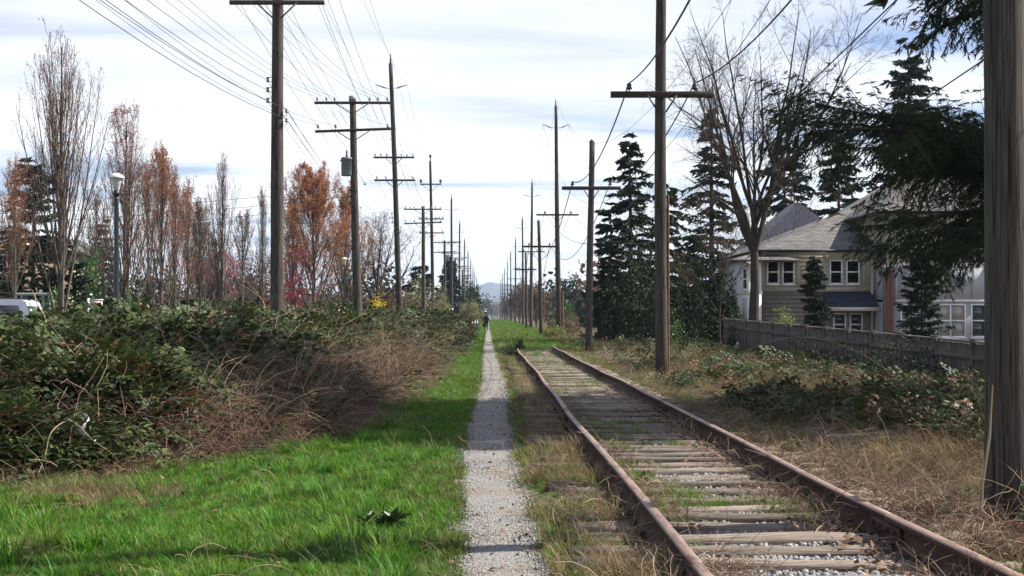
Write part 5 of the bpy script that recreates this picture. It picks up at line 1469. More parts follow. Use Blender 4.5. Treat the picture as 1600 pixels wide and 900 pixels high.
def window(root, x0, x1, z0, z1, y, cols_=1, rows=2, glass='glass_dark', fw=0.07, split=0.5):
    """front facing window: casing with a pane in each light"""
    w = empty('window', (0, 0, 0), parent=root)
    g = G(); d = 0.06
    xsn = np.linspace(x0, x1, cols_ + 1)
    zs = [z0, z0 + (z1 - z0) * split, z1] if rows == 2 else [z0, z1]
    for x in xsn: g.box(x - fw / 2, x + fw / 2, y - d, y + 0.02, z0 - fw / 2, z1 + fw / 2)
    for a_, b_ in zip(xsn[:-1], xsn[1:]):
        for z in zs: g.box(a_ + fw / 2, b_ - fw / 2, y - d + 0.004, y + 0.02, z - fw / 2, z + fw / 2)
    g.build('casing', M['white_trim'], w)
    for a_, b_ in zip(xsn[:-1], xsn[1:]):
        for za, zb in zip(zs[:-1], zs[1:]):
            gp = G(); gp.box(a_ + fw / 2, b_ - fw / 2, y - 0.022, y - 0.008, za + fw / 2, zb - fw / 2)
            gp.build('pane', M[glass], w)
    gs = G(); gs.box(x0 - 0.08, x1 + 0.08, y - d - 0.05, y + 0.01, z0 - fw / 2 - 0.06, z0 - fw / 2 - 0.003); gs.build('sill', M['white_trim'], w)
    return w
def part(root, name, m, *boxes):
    g = G()
    for b in boxes: g.box(*b)
    return g.build(name, M[m], root)

th = empty('townhouse', (0, 0, 0))
tag(th, 'cream and grey townhouse with shingled hip roofs behind the fence on the right', 'house')
YL, YR, ZG = 70.0, 68.4, -0.7
# left wing
lx0, lx1 = PX(1192, YL), PX(1384, YR) - 0.02
zb = ZY(452, YL); ze = ZY(391, YL)
part(th, 'upper_wall', 'cream_wall', (lx0, lx1 + 3, YL, YL + 14, zb + 0.1, ze))
part(th, 'lower_wall', 'taupe_wall', (lx0 + 0.06, lx1 + 3, YL + 0.06, YL + 13.9, ZG, zb - 0.12))
part(th, 'belt_course', 'cream_wall', (lx0 - 0.06, lx1, YL - 0.07, YL + 0.5, zb - 0.12, zb + 0.1))
part(th, 'fascia', 'gutter', (lx0 - 0.02, PX(1352, YL), YL - 0.05, YL + 0.3, ze - 0.28, ze - 0.02))
for px_ in (1192, 1247, 1288, 1350):
    part(th, 'trim_board', 'cream_wall', (PX(px_, YL) - 0.08, PX(px_, YL) + 0.08, YL - 0.035, YL + 0.02, zb + 0.1, ze - 0.28))
for z in np.arange(ZG + 0.2, zb - 0.2, 0.22):
    part(th, 'lap_board', 'taupe_wall', (lx0 + 0.05, PX(1300, YL), YL + 0.03, YL + 0.07, z, z + 0.2))
for z in np.arange(zb + 0.12, ze - 0.3, 0.2):
    part(th, 'lap_board', 'cream_wall', (lx0 + 0.09, PX(1352, YL) - 0.1, YL - 0.022, YL + 0.01, z, z + 0.185))
g = G(); hip_roof(g, lx0, lx1 + 8, YL, YL + 15, ze, ZY(322, YL + 8), 0.45)
rl = g.build('roof', M['shingle_grey'], th)
g = G(); g.lathe([(0.09, 0), (0.09, 0.3), (0.14, 0.3), (0.14, 0.36), (0.001, 0.4)], 8, 0, (PX(1343, YL + 3.5), YL + 3.5, ZY(345, YL + 3.5) - 0.15)); g.build('roof_vent', M['black_plastic'], rl)
gg = G(); gg.box(lx0 - 0.5, PX(1352, YL), YL - 0.56, YL - 0.453, ze - 0.12, ze + 0.01); gg.build('gutter', M['black_plastic'], rl)
for a_, b_ in ((1199, 1216), (1223, 1240), (1297, 1315), (1323, 1342)):
    window(th, PX(a_, YL), PX(b_, YL), ZY(443, YL), ZY(407, YL), YL)
window(th, PX(1303, YL), PX(1321, YL), ZY(524, YL), ZY(490, YL), YL + 0.05)
window(th, PX(1329, YL), PX(1347, YL), ZY(524, YL), ZY(490, YL), YL + 0.05)
# pent roof over the lower windows
x0, x1 = PX(1286, YL), PX(1364, YL)
g = G(); za, zc = ZY(480, YL), ZY(456, YL)
V = [(x0, YL - 1.1, za), (x1, YL - 1.1, za), (x1, YL + 0.03, zc), (x0, YL + 0.03, zc), (x0, YL - 1.1, za - 0.08), (x1, YL - 1.1, za - 0.08), (x1, YL + 0.03, za - 0.08), (x0, YL + 0.03, za - 0.08)]
g.add(V, [(0, 1, 2, 3), (4, 7, 6, 5), (0, 4, 5, 1)]); g.add(V, [(1, 5, 6, 2), (3, 7, 4, 0)])
g.build('pent_roof', M['shingle_blue'], th)
part(th, 'pent_fascia', 'gutter', (x0, x1, YL - 1.16, YL - 1.105, za - 0.2, za - 0.01))
part(th, 'porch_wall', 'grey_wall', (PX(1365, YL), PX(1382, YL), YL - 0.6, YL + 0.04, ZG, ZY(472, YL)))
part(th, 'downpipe', 'gutter', (PX(1362, YL) - 0.05, PX(1362, YL) + 0.05, YL - 0.14, YL - 0.04, ZG, ze - 0.3))
# bay at the left end
bx0, bx1 = PX(1153, YL - 0.8), PX(1190, YL - 0.8)
part(th, 'bay_wall', 'white_trim', (bx0, bx1, YL - 0.8, YL + 3, ZG, ZY(408, YL - 0.8)))
for a_, b_ in ((1160, 1167), (1176, 1185)):
    window(th, PX(a_, YL - 0.8), PX(b_, YL - 0.8), ZY(452, YL - 0.8), ZY(420, YL - 0.8), YL - 0.8)
    part(th, 'bay_panel', 'grey_wall', (PX(a_, YL - 0.8), PX(b_, YL - 0.8), YL - 0.84, YL - 0.79, ZY(500, YL), ZY(466, YL)))
part(th, 'bay_belt', 'white_trim', (bx0 - 0.05, bx1 + 0.05, YL - 0.87, YL - 0.7, ZY(460, YL), ZY(456, YL)))
g = G(); hip_roof(g, bx0, bx1 + 1.5, YL - 0.8, YL + 3, ZY(406, YL - 0.8), ZY(391, YL - 0.8), 0.35); g.build('bay_roof', M['shingle_grey'], th)
# right wing
rx0, rx1 = PX(1382, YR), PX(1640, YR)
z1_, z2_, z3_ = ZY(470, YR), ZY(416, YR), ZY(331, YR)
part(th, 'upper_wall', 'cream_wall', (rx0, rx1, YR, YR + 13, z2_ + 0.06, z3_))
part(th, 'middle_wall', 'grey_wall', (rx0 + 0.03, rx1, YR + 0.03, YR + 13, z1_ + 0.06, z2_ - 0.06))
part(th, 'lower_wall', 'grey_wall', (rx0 + 0.03, rx1, YR + 0.03, YR + 13, ZG, z1_ - 0.06))
part(th, 'belt_course', 'white_trim', (rx0 - 0.05, rx1, YR - 0.07, YR + 0.4, z2_ - 0.06, z2_ + 0.06))
part(th, 'belt_course', 'white_trim', (rx0 + 0.55, rx1, YR - 0.05, YR + 0.4, z1_ - 0.06, z1_ + 0.06))
for px_ in (1400, 1410, 1448, 1486, 1520, 1560, 1590):
    part(th, 'trim_board', 'grey_wall', (PX(px_, YR) - 0.05, PX(px_, YR) + 0.05, YR - 0.02, YR + 0.035, z1_ + 0.06, z2_ - 0.06))
part(th, 'corner_board', 'cream_wall', (rx0 - 0.03, rx0 + 0.2, YR - 0.045, YR + 0.3, z2_ + 0.06, z3_ - 0.3))
part(th, 'fascia', 'gutter', (rx0 - 0.02, rx1, YR - 0.05, YR + 0.3, z3_ - 0.3, z3_ - 0.02))
# brick pier: every course of bricks proud of its joints
pier = part(th, 'brick_pier', 'taupe_wall', (rx0 - 0.02, rx0 + 0.42, YR - 0.16, YR + 0.2, ZG, z2_ - 0.065))
bk = G(); bk.box(-0.098, 0.098, -0.02, 0.02, -0.029, 0.029)
bkm = bk.mesh('brick'); bkm.materials.append(M['brick_red'])
for row, z in enumerate(np.arange(ZG + 0.05, z2_ - 0.12, 0.075)):
    for c in range(2):
        o = bpy.data.objects.new('brick', bkm); o.location = (rx0 + 0.10 + c * 0.207, YR - 0.168, z); o.parent = pier; col.objects.link(o)
g = G(); hip_roof(g, rx0, rx1, YR, YR + 13.5, z3_, ZY(258, YR + 7), 0.55)
rr_ = g.build('roof', M['shingle_grey'], th)
gg = G(); gg.box(rx0 - 0.6, rx1, YR - 0.66, YR - 0.553, z3_ - 0.13, z3_ + 0.01); gg.build('gutter', M['black_plastic'], rr_)
window(th, PX(1404, YR), PX(1424, YR), ZY(412, YR), ZY(360, YR), YR, glass='glass_curtain')
window(th, PX(1424.5, YR) + 0.1, PX(1446, YR), ZY(412, YR), ZY(360, YR), YR, glass='glass_curtain')
window(th, PX(1500, YR), PX(1545, YR), ZY(412, YR), ZY(366, YR), YR, 2)
window(th, PX(1408, YR), PX(1426, YR), ZY(524, YR), ZY(476, YR), YR + 0.03, glass='glass_curtain')
window(th, PX(1462, YR), PX(1508, YR), ZY(526, YR), ZY(476, YR), YR + 0.03, 2, glass='glass_curtain')
window(th, PX(1518, YR), PX(1560, YR), ZY(526, YR), ZY(476, YR), YR + 0.03, 2)
# dark roofed houses behind
hb = empty('house', (0, 0, 0)); tag(hb, 'house with dark blue shingle roof behind the left wing', 'house')
Yb = 92
part(hb, 'wall', 'taupe_wall', (PX(1185, Yb), PX(1345, Yb), Yb, Yb + 10, ZG, ZY(395, Yb)))
g = G(); hip_roof(g, PX(1180, Yb), PX(1350, Yb), Yb, Yb + 10, ZY(395, Yb), ZY(318, Yb + 5), 0.4); g.build('roof', M['shingle_blue'], hb)
window(hb, PX(1200, Yb), PX(1230, Yb), ZY(440, Yb), ZY(408, Yb), Yb, 2)
hc = empty('house', (0, 0, 0)); tag(hc, 'house with dark blue shingle roof glimpsed above the right wing', 'house')
Yc = 90
part(hc, 'wall', 'taupe_wall', (PX(1390, Yc), PX(1600, Yc), Yc, Yc + 10, ZG, ZY(330, Yc)))
g = G(); hip_roof(g, PX(1385, Yc), PX(1605, Yc), Yc, Yc + 10, ZY(330, Yc), ZY(250, Yc + 5), 0.4); g.build('roof', M['shingle_blue'], hc)
window(hc, PX(1420, Yc), PX(1450, Yc), ZY(380, Yc), ZY(345, Yc), Yc, 2)
# houses on the left
hd_ = empty('house', (0, 0, 0)); tag(hd_, 'brown sided house with pale eaves at the far left edge', 'house')
Yd = 80
part(hd_, 'wall', 'brown_siding', (PX(-160, Yd), PX(38, Yd), Yd, Yd + 9, 0.1, ZY(385, Yd)))
for z in np.arange(0.4, ZY(385, Yd) - 0.2, 0.25):
    part(hd_, 'lap_board', 'brown_siding', (PX(-160, Yd), PX(38, Yd) + 0.02, Yd - 0.03, Yd + 0.01, z, z + 0.23))
part(hd_, 'eave_board', 'tan_siding', (PX(-170, Yd - 1), PX(44, Yd - 1), Yd - 0.9, Yd - 0.8, ZY(388, Yd), ZY(381, Yd)))
g = G(); hip_roof(g, PX(-160, Yd), PX(40, Yd), Yd, Yd + 9, ZY(382, Yd), ZY(340, Yd), 0.8); g.build('roof', M['shingle_grey'], hd_)
part(hd_, 'lower_eave', 'tan_siding', (PX(-160, Yd), PX(36, Yd), Yd - 1.2, Yd - 0.04, ZY(446, Yd), ZY(440, Yd)))
window(hd_, PX(2, Yd), PX(22, Yd), ZY(425, Yd), ZY(398, Yd), Yd - 0.03, 2)
hy = empty('house', (0, 0, 0)); tag(hy, 'sunlit yellow house glimpsed behind the tallest bare tree', 'house')
Ye = 94
part(hy, 'wall', 'tan_siding', (PX(52, Ye), PX(112, Ye), Ye, Ye + 8, 0.1, ZY(395, Ye)))
g = G(); hip_roof(g, PX(50, Ye), PX(114, Ye), Ye, Ye + 8, ZY(395, Ye), ZY(368, Ye), 0.5); g.build('roof', M['shingle_grey'], hy)
window(hy, PX(62, Ye), PX(72, Ye), ZY(440, Ye), ZY(415, Ye), Ye)
window(hy, PX(88, Ye), PX(98, Ye), ZY(440, Ye), ZY(415, Ye), Ye)

# ------------------------------------------------------------------ board fence on the right
fence = empty('board_fence', (9.72, 0, 0))
tag(fence, 'weathered grey board fence below the townhouse windows', 'fence')
def f_top(y):
    return np.interp(y, [8, 26, 57], [0.80, 1.0, 1.42])
bd = G(); bd.box(-0.01, 0.01, -0.068, 0.068, 0, 1); bdm = bd.mesh('board'); bdm.materials.append(M['fence_wood'])
for y in np.arange(13.0, 57.0, 0.143):
    o = bpy.data.objects.new('board', bdm); zt = float(f_top(y)) - 0.05 + random.gauss(0, 0.006); zb_ = -0.5
    o.location = (random.gauss(0, 0.004), y, zb_); o.scale = (1, 1, zt - zb_); o.rotation_euler = (random.gauss(0, 0.004), 0, random.gauss(0, 0.05))
    o.parent = fence; col.objects.link(o)
ps = np.arange(13.0, 57.3, 2.44)
for a_, b_ in zip(ps[:-1], ps[1:]):
    g = G(); g.bar((-0.02, a_ + 0.05, f_top(a_)), (-0.02, b_ - 0.05, f_top(b_)), 0.12, 0.035); g.build('top_rail', M['fence_wood'], fence)
    g = G(); g.bar((-0.04, a_ + 0.05, f_top(a_) - 0.32), (-0.04, b_ - 0.05, f_top(b_) - 0.32), 0.04, 0.09); g.build('rail', M['fence_wood'], fence)
for y in ps:
    g = G(); z = float(f_top(y)); g.box(-0.05, 0.05, y - 0.05, y + 0.05, -0.6, z + 0.03); po = g.build('post', M['fence_wood'], fence)
    g = G(); g.box(-0.075, 0.075, y - 0.075, y + 0.075, z + 0.031, z + 0.06); bevel(g.build('post_cap', M['fence_wood'], po), 0.01)

# bleached stump leaning on the fence
g = G(); P = np.array([[0, 0, -0.2], [0.05, 0, 0.25], [0.14, 0.02, 0.6], [0.2, 0.03, 0.95]]); g.tubes(P, np.array([0.16, 0.13, 0.12, 0.05]), 7, 0, cap=True)
tag(g.build('stump', mat('bleached_wood', (0.38, 0.35, 0.32), (0.5, 0.47, 0.43), 6, 0.9), loc=(9.25, 52.3, -0.4)), 'bleached leaning stump against the fence beside the ivy', 'stump')

# ------------------------------------------------------------------ street furniture on the left
def lamp(px_, Y, top, label):
    X = PX(px_, Y); z0 = near_ground(X, Y); H = ZY(top, Y) - z0
    root = empty('street_lamp', (X, Y, z0))
    tag(root, label, 'street lamp', 'post top street lamps')
    g = G(); g.lathe([(0.001, 0), (0.13, 0), (0.13, 0.45), (0.085, 0.55), (0.07, 0.6), (0.05, H - 0.60), (0.05, H - 0.55), (0.001, H - 0.54)], 12); g.build('post', M['lamp_green'], root, smooth=True)
    g = G(); g.lathe([(0.001, H - 0.55), (0.05, H - 0.55), (0.075, H - 0.47), (0.06, H - 0.40), (0.001, H - 0.40)], 12); g.build('collar', M['lamp_green'], root, smooth=True)
    g = G(); g.lathe([(0.06, H - 0.40), (0.07, H - 0.38), (0.115, H - 0.15), (0.115, H - 0.12)], 14); g.build('globe', M['lamp_glass'], root, smooth=True)
    g = G(); g.lathe([(0.175, H - 0.12), (0.18, H - 0.10), (0.13, H - 0.05), (0.06, H - 0.01), (0.001, H)], 16); g.build('cap', M['lamp_white'], root, smooth=True)
    g = G(); g.lathe([(0.001, H - 0.122), (0.175, H - 0.122)], 16); g.build('cap_underside', M['lamp_white'], root)
lamp(182, 31, 270, 'tallest looking dark green lamp post with white cap on the left')
lamp(161, 57, 368, 'smaller looking lamp post just left of the tallest one')
lamp(538, 78, 402, 'distant lamp post in front of the orange trees')

# for-sale board
X, Y = PX(138, 45), 45; z0 = near_ground(X, Y)
root = empty('yard_sign', (X, Y, z0)); tag(root, 'white and red board hanging from a white post beside the lamp posts', 'sign')
part(root, 'post', 'sign_white', (-0.04, 0.04, -0.04, 0.04, -0.3, ZY(466, Y) - z0))
part(root, 'arm', 'sign_white', (0.04, 0.48, -0.03, 0.03, ZY(470, Y) - z0, ZY(467.5, Y) - z0))
bo = part(root, 'board', 'sign_white', (0.06, 0.46, -0.015, 0.015, ZY(486, Y) - z0, ZY(470.5, Y) - z0))
part(bo, 'red_band', 'red_paint', (0.08, 0.44, -0.019, -0.0155, ZY(478, Y) - z0, ZY(472.5, Y) - z0))

# pipe frame behind the car
root = empty('pipe_frame', (0, 0, 0)); tag(root, 'grey metal frame with posts behind the white car', 'frame')
Yp_ = 54
for px_ in (34, 68, 77):
    g = G(); g.tubes(np.array([[PX(px_, Yp_), Yp_, 0.1], [PX(px_, Yp_), Yp_, ZY(461, Yp_)]]), np.array([0.05, 0.05]), 8, 0); g.build('post', M['ceramic_grey'], root)
g = G(); g.tubes(np.array([[PX(26, Yp_), Yp_, ZY(460, Yp_)], [PX(82, Yp_), Yp_, ZY(460, Yp_)]]), np.array([0.06, 0.06]), 8, 0); g.build('top_bar', M['ceramic_grey'], root)

# white sport utility car
def car():
    Y = 47.5; X = PX(64, Y)
    root = empty('parked_car', (X - 4.6, Y, near_ground(X - 2.3, Y) + 0.03))
    tag(root, 'white estate car with roof rails half hidden by brambles at the left edge', 'car')
    # side profile, x along the car, rear end at +4.6
    low = [(0.0, 0.45), (0.02, 0.85), (0.25, 1.0), (1.15, 1.08), (4.5, 1.08), (4.6, 0.95), (4.6, 0.45), (4.3, 0.32), (0.3, 0.32)]
    top = [(1.15, 1.08), (1.75, 1.72), (2.1, 1.80), (4.05, 1.78), (4.28, 1.70), (4.5, 1.08)]
    def extr(pr, w0, w1, zs):
        n = len(pr); g = G(); V = []
        for sd in (-1, 1):
            for (x, z) in pr:
                f = np.clip((z - zs) / 0.7, 0, 1); V.append((x, sd * (w0 + (w1 - w0) * f), z))
        i = np.arange(n); j = (i + 1) % n
        g.add(V, np.stack([i, j, j + n, i + n], 1))
        g.f.append(np.array([list(range(n))])); g.m.append(np.array([0], np.int32)); g.f.append(np.array([[n + q for q in range(n)][::-1]])); g.m.append(np.array([0], np.int32))
        return g
    bevel(extr(low, 0.9, 0.88, 1.0).build('body', M['car_silver'], root), 0.05, 3)
    bevel(extr(top, 0.86, 0.70, 1.08).build('cabin', M['car_paint'], root), 0.05, 3)
    def yy(z, off=0.012): return -(0.86 + (0.70 - 0.86) * np.clip((z - 1.08) / 0.7, 0, 1)) - off
    for (a_, b_, c_, d_) in ((1.55, 2.35, 1.9, 2.35), (2.45, 3.25, 2.45, 3.25), (3.35, 4.2, 3.35, 4.08)):
        for sd in (1, -1):
            g = G(); z0_, z1_ = 1.16, 1.62
            V = [(a_, sd * yy(z0_), z0_), (b_, sd * yy(z0_), z0_), (d_, sd * yy(z1_), z1_), (c_, sd * yy(z1_), z1_)]
            V += [(p[0], p[1] - sd * 0.01, p[2]) for p in V]
            g.add(V, [(0, 1, 2, 3), (4, 7, 6, 5), (0, 4, 5, 1), (1, 5, 6, 2), (2, 6, 7, 3), (3, 7, 4, 0)]); g.build('side_window', M['glass_dark'], root)
    g = G(); V = [(4.515, -0.68, 1.16), (4.515, 0.68, 1.16), (4.345, 0.6, 1.6), (4.345, -0.6, 1.6)]; V += [(p[0] - 0.02, p[1], p[2]) for p in V]
    g.add(V, [(0, 1, 2, 3), (4, 7, 6, 5), (0, 4, 5, 1), (1, 5, 6, 2), (2, 6, 7, 3), (3, 7, 4, 0)]); g.build('rear_window', M['glass_dark'], root)
    g = G(); V = [(1.2, -0.7, 1.15), (1.2, 0.7, 1.15), (1.68, 0.62, 1.66), (1.68, -0.62, 1.66)]; V += [(p[0] + 0.03, p[1], p[2] - 0.01) for p in V]
    g.add(V, [(3, 2, 1, 0), (4, 5, 6, 7), (0, 1, 5, 4), (1, 2, 6, 5), (2, 3, 7, 6), (3, 0, 4, 7)]); g.build('windscreen', M['glass_dark'], root)
    for sd in (-1, 1):
        g = G(); P = np.array([[2.1, sd * 0.62, 1.78], [2.2, sd * 0.62, 1.87], [3.9, sd * 0.62, 1.87], [4.02, sd * 0.62, 1.78]]); g.tubes(P, np.full(4, 0.025), 6, 0); g.build('roof_rail', M['black_plastic'], root)
        g = G(); g.box(4.5, 4.62, sd * 0.72 - 0.09, sd * 0.72 + 0.09, 0.8, 1.05); bevel(g.build('tail_light', M['red_paint'], root), 0.02)
        g = G(); g.box(0.0, 0.12, sd * 0.65 - 0.17, sd * 0.65 + 0.17, 0.72, 0.88); bevel(g.build('headlight', M['lamp_glass'], root), 0.02)
        g = G(); g.box(1.75, 1.9, sd * 0.98 - 0.1, sd * 0.98 + 0.1, 1.12, 1.28); bevel(g.build('mirror', M['car_paint'], root), 0.03)
        for wx in (0.9, 3.7):
            w = empty('wheel', (wx, sd * 0.80, 0.35), parent=root)
            g = G(); g.lathe([(0.2, -0.1), (0.33, -0.11), (0.35, -0.07), (0.35, 0.07), (0.33, 0.11), (0.2, 0.1)], 20); o = g.build('tyre', M['rubber'], w, smooth=True); o.rotation_euler = (R(90), 0, 0)
            g = G(); g.lathe([(0.001, 0.06), (0.07, 0.07), (0.1, 0.05), (0.2, 0.08), (0.215, 0.1)], 20); g.lathe([(0.001, -0.06), (0.07, -0.07), (0.1, -0.05), (0.2, -0.08), (0.215, -0.1)], 20); o = g.build('rim', M['car_silver'], w, smooth=True); o.rotation_euler = (R(90), 0, 0)
    g = G(); g.box(4.56, 4.68, -0.85, 0.85, 0.45, 0.66); bevel(g.build('bumper', M['black_plastic'], root), 0.03)
    g = G(); g.box(1.5, 4.5, -0.915, -0.895, 0.93, 0.97); g.build('side_moulding', M['black_plastic'], root)
car()

# crossbuck and street sign near the walker
Y = 165; X = PX(702, Y)
root = empty('crossing_sign', (X, Y, 0)); tag(root, 'small white crossing sign with crossed boards among the far left poles', 'sign')
part(root, 'post', 'sign_white', (-0.04, 0.04, -0.04, 0.04, -0.2, ZY(478, Y)))
zc = ZY(488, Y)
for sd in (-1, 1):
    g = G(); g.bar((-0.45, -0.06 - 0.02 * sd, zc - sd * 0.45), (0.45, -0.06 - 0.02 * sd, zc + sd * 0.45), 0.02, 0.2); g.build('crossed_board', M['sign_white'], root)
Y = 210; X = PX(757, Y)
root = empty('street_sign', (X, Y, 0)); tag(root, 'small blue and white sign board just left of the walker', 'sign')
part(root, 'post', 'iron', (-0.05, 0.05, -0.04, 0.04, -0.2, ZY(487, Y)))
part(root, 'upper_board', 'sign_blue', (-0.35, 0.35, -0.07, -0.045, ZY(485.4, Y), ZY(482, Y)))
part(root, 'lower_board', 'sign_white', (-0.35, 0.35, -0.07, -0.045, ZY(487.5, Y), ZY(485.6, Y)))
# white posts by the path
for k, px_ in enumerate((737.5, 742, 745.5)):
    Y = 122 + 9 * k
    g = G(); h = ZY(503 - 1.2 * k, Y); g.box(-0.07, 0.07, -0.07, 0.07, -0.1, h); g.box(-0.085, 0.085, -0.085, 0.085, h + 0.001, h + 0.05)
    tag(g.build('white_post', M['sign_white'], loc=(PX(px_, Y), Y, 0)), ['white post at the edge of the path, closest of three', 'white post at the edge of the path, middle of three', 'white post at the edge of the path, farthest of three'][k], 'post', 'white posts beside the path')

# ------------------------------------------------------------------ person walking away
def person():
    Y = 139.0; X = PX(760, Y) ; z0 = 0.02
    root = empty('person', (X, Y, z0)); tag(root, 'person in a dark jacket and trousers walking away down the path', 'person')
    # joints: name -> (x, y, z, radius); y is away from the camera
    J = {'pelvis': (0, 0, 0.95, 0.165), 'belly': (0, 0.01, 1.1, 0.165), 'chest': (0, 0.02, 1.32, 0.185), 'neck': (0, 0.02, 1.50, 0.065), 'jaw': (0, 0.05, 1.58, 0.07), 'head': (0, 0.05, 1.68, 0.098), 'crown': (0, 0.045, 1.755, 0.06),
         'sl': (-0.19, 0.02, 1.42, 0.085), 'el': (-0.29, 0.0, 1.14, 0.062), 'wl': (-0.27, 0.12, 0.92, 0.042), 'sr': (0.19, 0.02, 1.42, 0.085), 'er': (0.29, -0.08, 1.15, 0.062), 'wr': (0.30, -0.05, 0.90, 0.042),
         'hl': (-0.1, 0, 0.90, 0.115), 'kl': (-0.1, 0.14, 0.50, 0.078), 'al': (-0.1, 0.12, 0.10, 0.052), 'tl': (-0.11, 0.27, 0.05, 0.04), 'hr': (0.1, 0, 0.90, 0.115), 'kr': (0.11, -0.04, 0.49, 0.078), 'ar': (0.12, -0.25, 0.14, 0.052), 'tr': (0.13, -0.14, 0.04, 0.04)}
    E = [('pelvis', 'belly'), ('belly', 'chest'), ('chest', 'neck'), ('neck', 'jaw'), ('jaw', 'head'), ('head', 'crown'), ('chest', 'sl'), ('sl', 'el'), ('el', 'wl'), ('chest', 'sr'), ('sr', 'er'), ('er', 'wr'),
         ('pelvis', 'hl'), ('hl', 'kl'), ('kl', 'al'), ('al', 'tl'), ('pelvis', 'hr'), ('hr', 'kr'), ('kr', 'ar'), ('ar', 'tr')]
    def fingers(w, d, nm):
        w = np.array(w); d = unit(np.array(d, float)); pal = w + d * 0.07
        J[nm + 'p'] = (*pal, 0.036); E.append((nm, nm + 'p'))
        side = unit(np.cross(d, [1.0, 0, 0])); 
        for q in range(4):
            b = pal + side * (q - 1.5) * 0.019 + d * 0.03
            J['%sf%da' % (nm, q)] = (*b, 0.0095); J['%sf%db' % (nm, q)] = (*(b + d * (0.05 - 0.006 * abs(q - 1.3)) + np.array([0, 0.012, 0])), 0.008)
            E.append((nm + 'p', '%sf%da' % (nm, q))); E.append(('%sf%da' % (nm, q), '%sf%db' % (nm, q)))
        b = w + d * 0.04 + side * 0.04; J[nm + 't'] = (*b, 0.011); J[nm + 'u'] = (*(b + d * 0.04 + side * 0.012), 0.009)
        E.append((nm, nm + 't')); E.append((nm + 't', nm + 'u'))
    fingers(J['wl'][:3], (0, 0.15, -1), 'wl'); fingers(J['wr'][:3], (0, 0.05, -1), 'wr')
    names = list(J); ix = {n: i for i, n in enumerate(names)}
    me = bpy.data.meshes.new('body'); me.from_pydata([J[n][:3] for n in names], [(ix[a], ix[b]) for a, b in E], [])
    o = bpy.data.objects.new('body', me); o.parent = root; col.objects.link(o)
    sk = o.modifiers.new('skin', 'SKIN'); sk.use_smooth_shade = True
    if not me.skin_vertices:
        bpy.context.view_layer.objects.active = o; o.select_set(True)
        bpy.ops.mesh.customdata_skin_add()
    for i, n in enumerate(names):
        sv = me.skin_vertices[0].data[i]; sv.radius = (J[n][3], J[n][3]); sv.use_root = (n == 'pelvis')
    o.modifiers.new('sub', 'SUBSURF').levels = 1
    o.modifiers['sub'].render_levels = 1
    # clothing regions by height on the continuous body
    m = bpy.data.materials.new('clothed_figure'); m.use_nodes = True
    N, L = m.node_tree.nodes, m.node_tree.links
    t = N.new('ShaderNodeTexCoord'); s = N.new('ShaderNodeSeparateXYZ'); L.new(t.outputs['Object'], s.inputs[0])
    rp = N.new('ShaderNodeValToRGB'); rp.color_ramp.interpolation = 'CONSTANT'
    st = [(0.0, (0.4, 0.4, 0.4)), (0.045, (0.014, 0.016, 0.028)), (0.445, (0.016, 0.017, 0.024)), (0.755, (0.45, 0.28, 0.2)), (0.80, (0.02, 0.015, 0.012))]
    rp.color_ramp.elements[0].position = st[0][0]; rp.color_ramp.elements[0].color = (*st[0][1], 1)
    rp.color_ramp.elements[1].position = st[-1][0]; rp.color_ramp.elements[1].color = (*st[-1][1], 1)
    for p, c in st[1:-1]:
        e = rp.color_ramp.elements.new(p); e.color = (*c, 1)
    mul = N.new('ShaderNodeMath'); mul.operation = 'MULTIPLY'; mul.inputs[1].default_value = 0.5; L.new(s.outputs['Z'], mul.inputs[0]); L.new(mul.outputs[0], rp.inputs[0])
    L.new(rp.outputs[0], N['Principled BSDF'].inputs['Base Color']); N['Principled BSDF'].inputs['Roughness'].default_value = 0.8
    me.materials.append(m)
    # jacket hem and hair as clothing children
    g = G(); g.lathe([(0.20, 0.80), (0.215, 0.84), (0.20, 1.05), (0.205, 1.25), (0.19, 1.40), (0.12, 1.49), (0.085, 1.52)], 14); V = g.v[0]; V[:, 1] *= 0.78; g.build('jacket', M['jacket'], root, smooth=True)
    g = G(); g.lathe([(0.098, 1.62), (0.112, 1.68), (0.105, 1.75), (0.06, 1.80), (0.001, 1.81)], 12, 0, (0, 0.04, 0)); g.build('hair', M['hair'], root, smooth=True)
    g = G(); P = np.array([[0.21, 0.0, 1.44], [0.30, -0.07, 1.30], [0.33, -0.10, 1.15], [0.325, -0.07, 0.98]]); g.tubes(P, np.array([0.085, 0.078, 0.072, 0.06]), 8, 0, cap=True); g.build('sleeve', M['grey_cloth'], root, smooth=True)
    # bag in the left hand
    g = G(); g.lathe([(0.001, 0), (0.11, 0.0), (0.13, 0.1), (0.12, 0.26), (0.09, 0.30)], 10); V = g.v[0]; V[:, 1] *= 0.5
    g.tubes(np.array([[-0.06, 0, 0.29], [-0.04, 0, 0.42], [0.04, 0, 0.42], [0.06, 0, 0.29]]), np.full(4, 0.008), 5, 0)
    tag(g.build('carrier_bag', M['black_plastic'], loc=(X - 0.27, Y + 0.13, z0 + 0.42), smooth=True), 'small black bag hanging from the left hand of the walker', 'bag')
person()

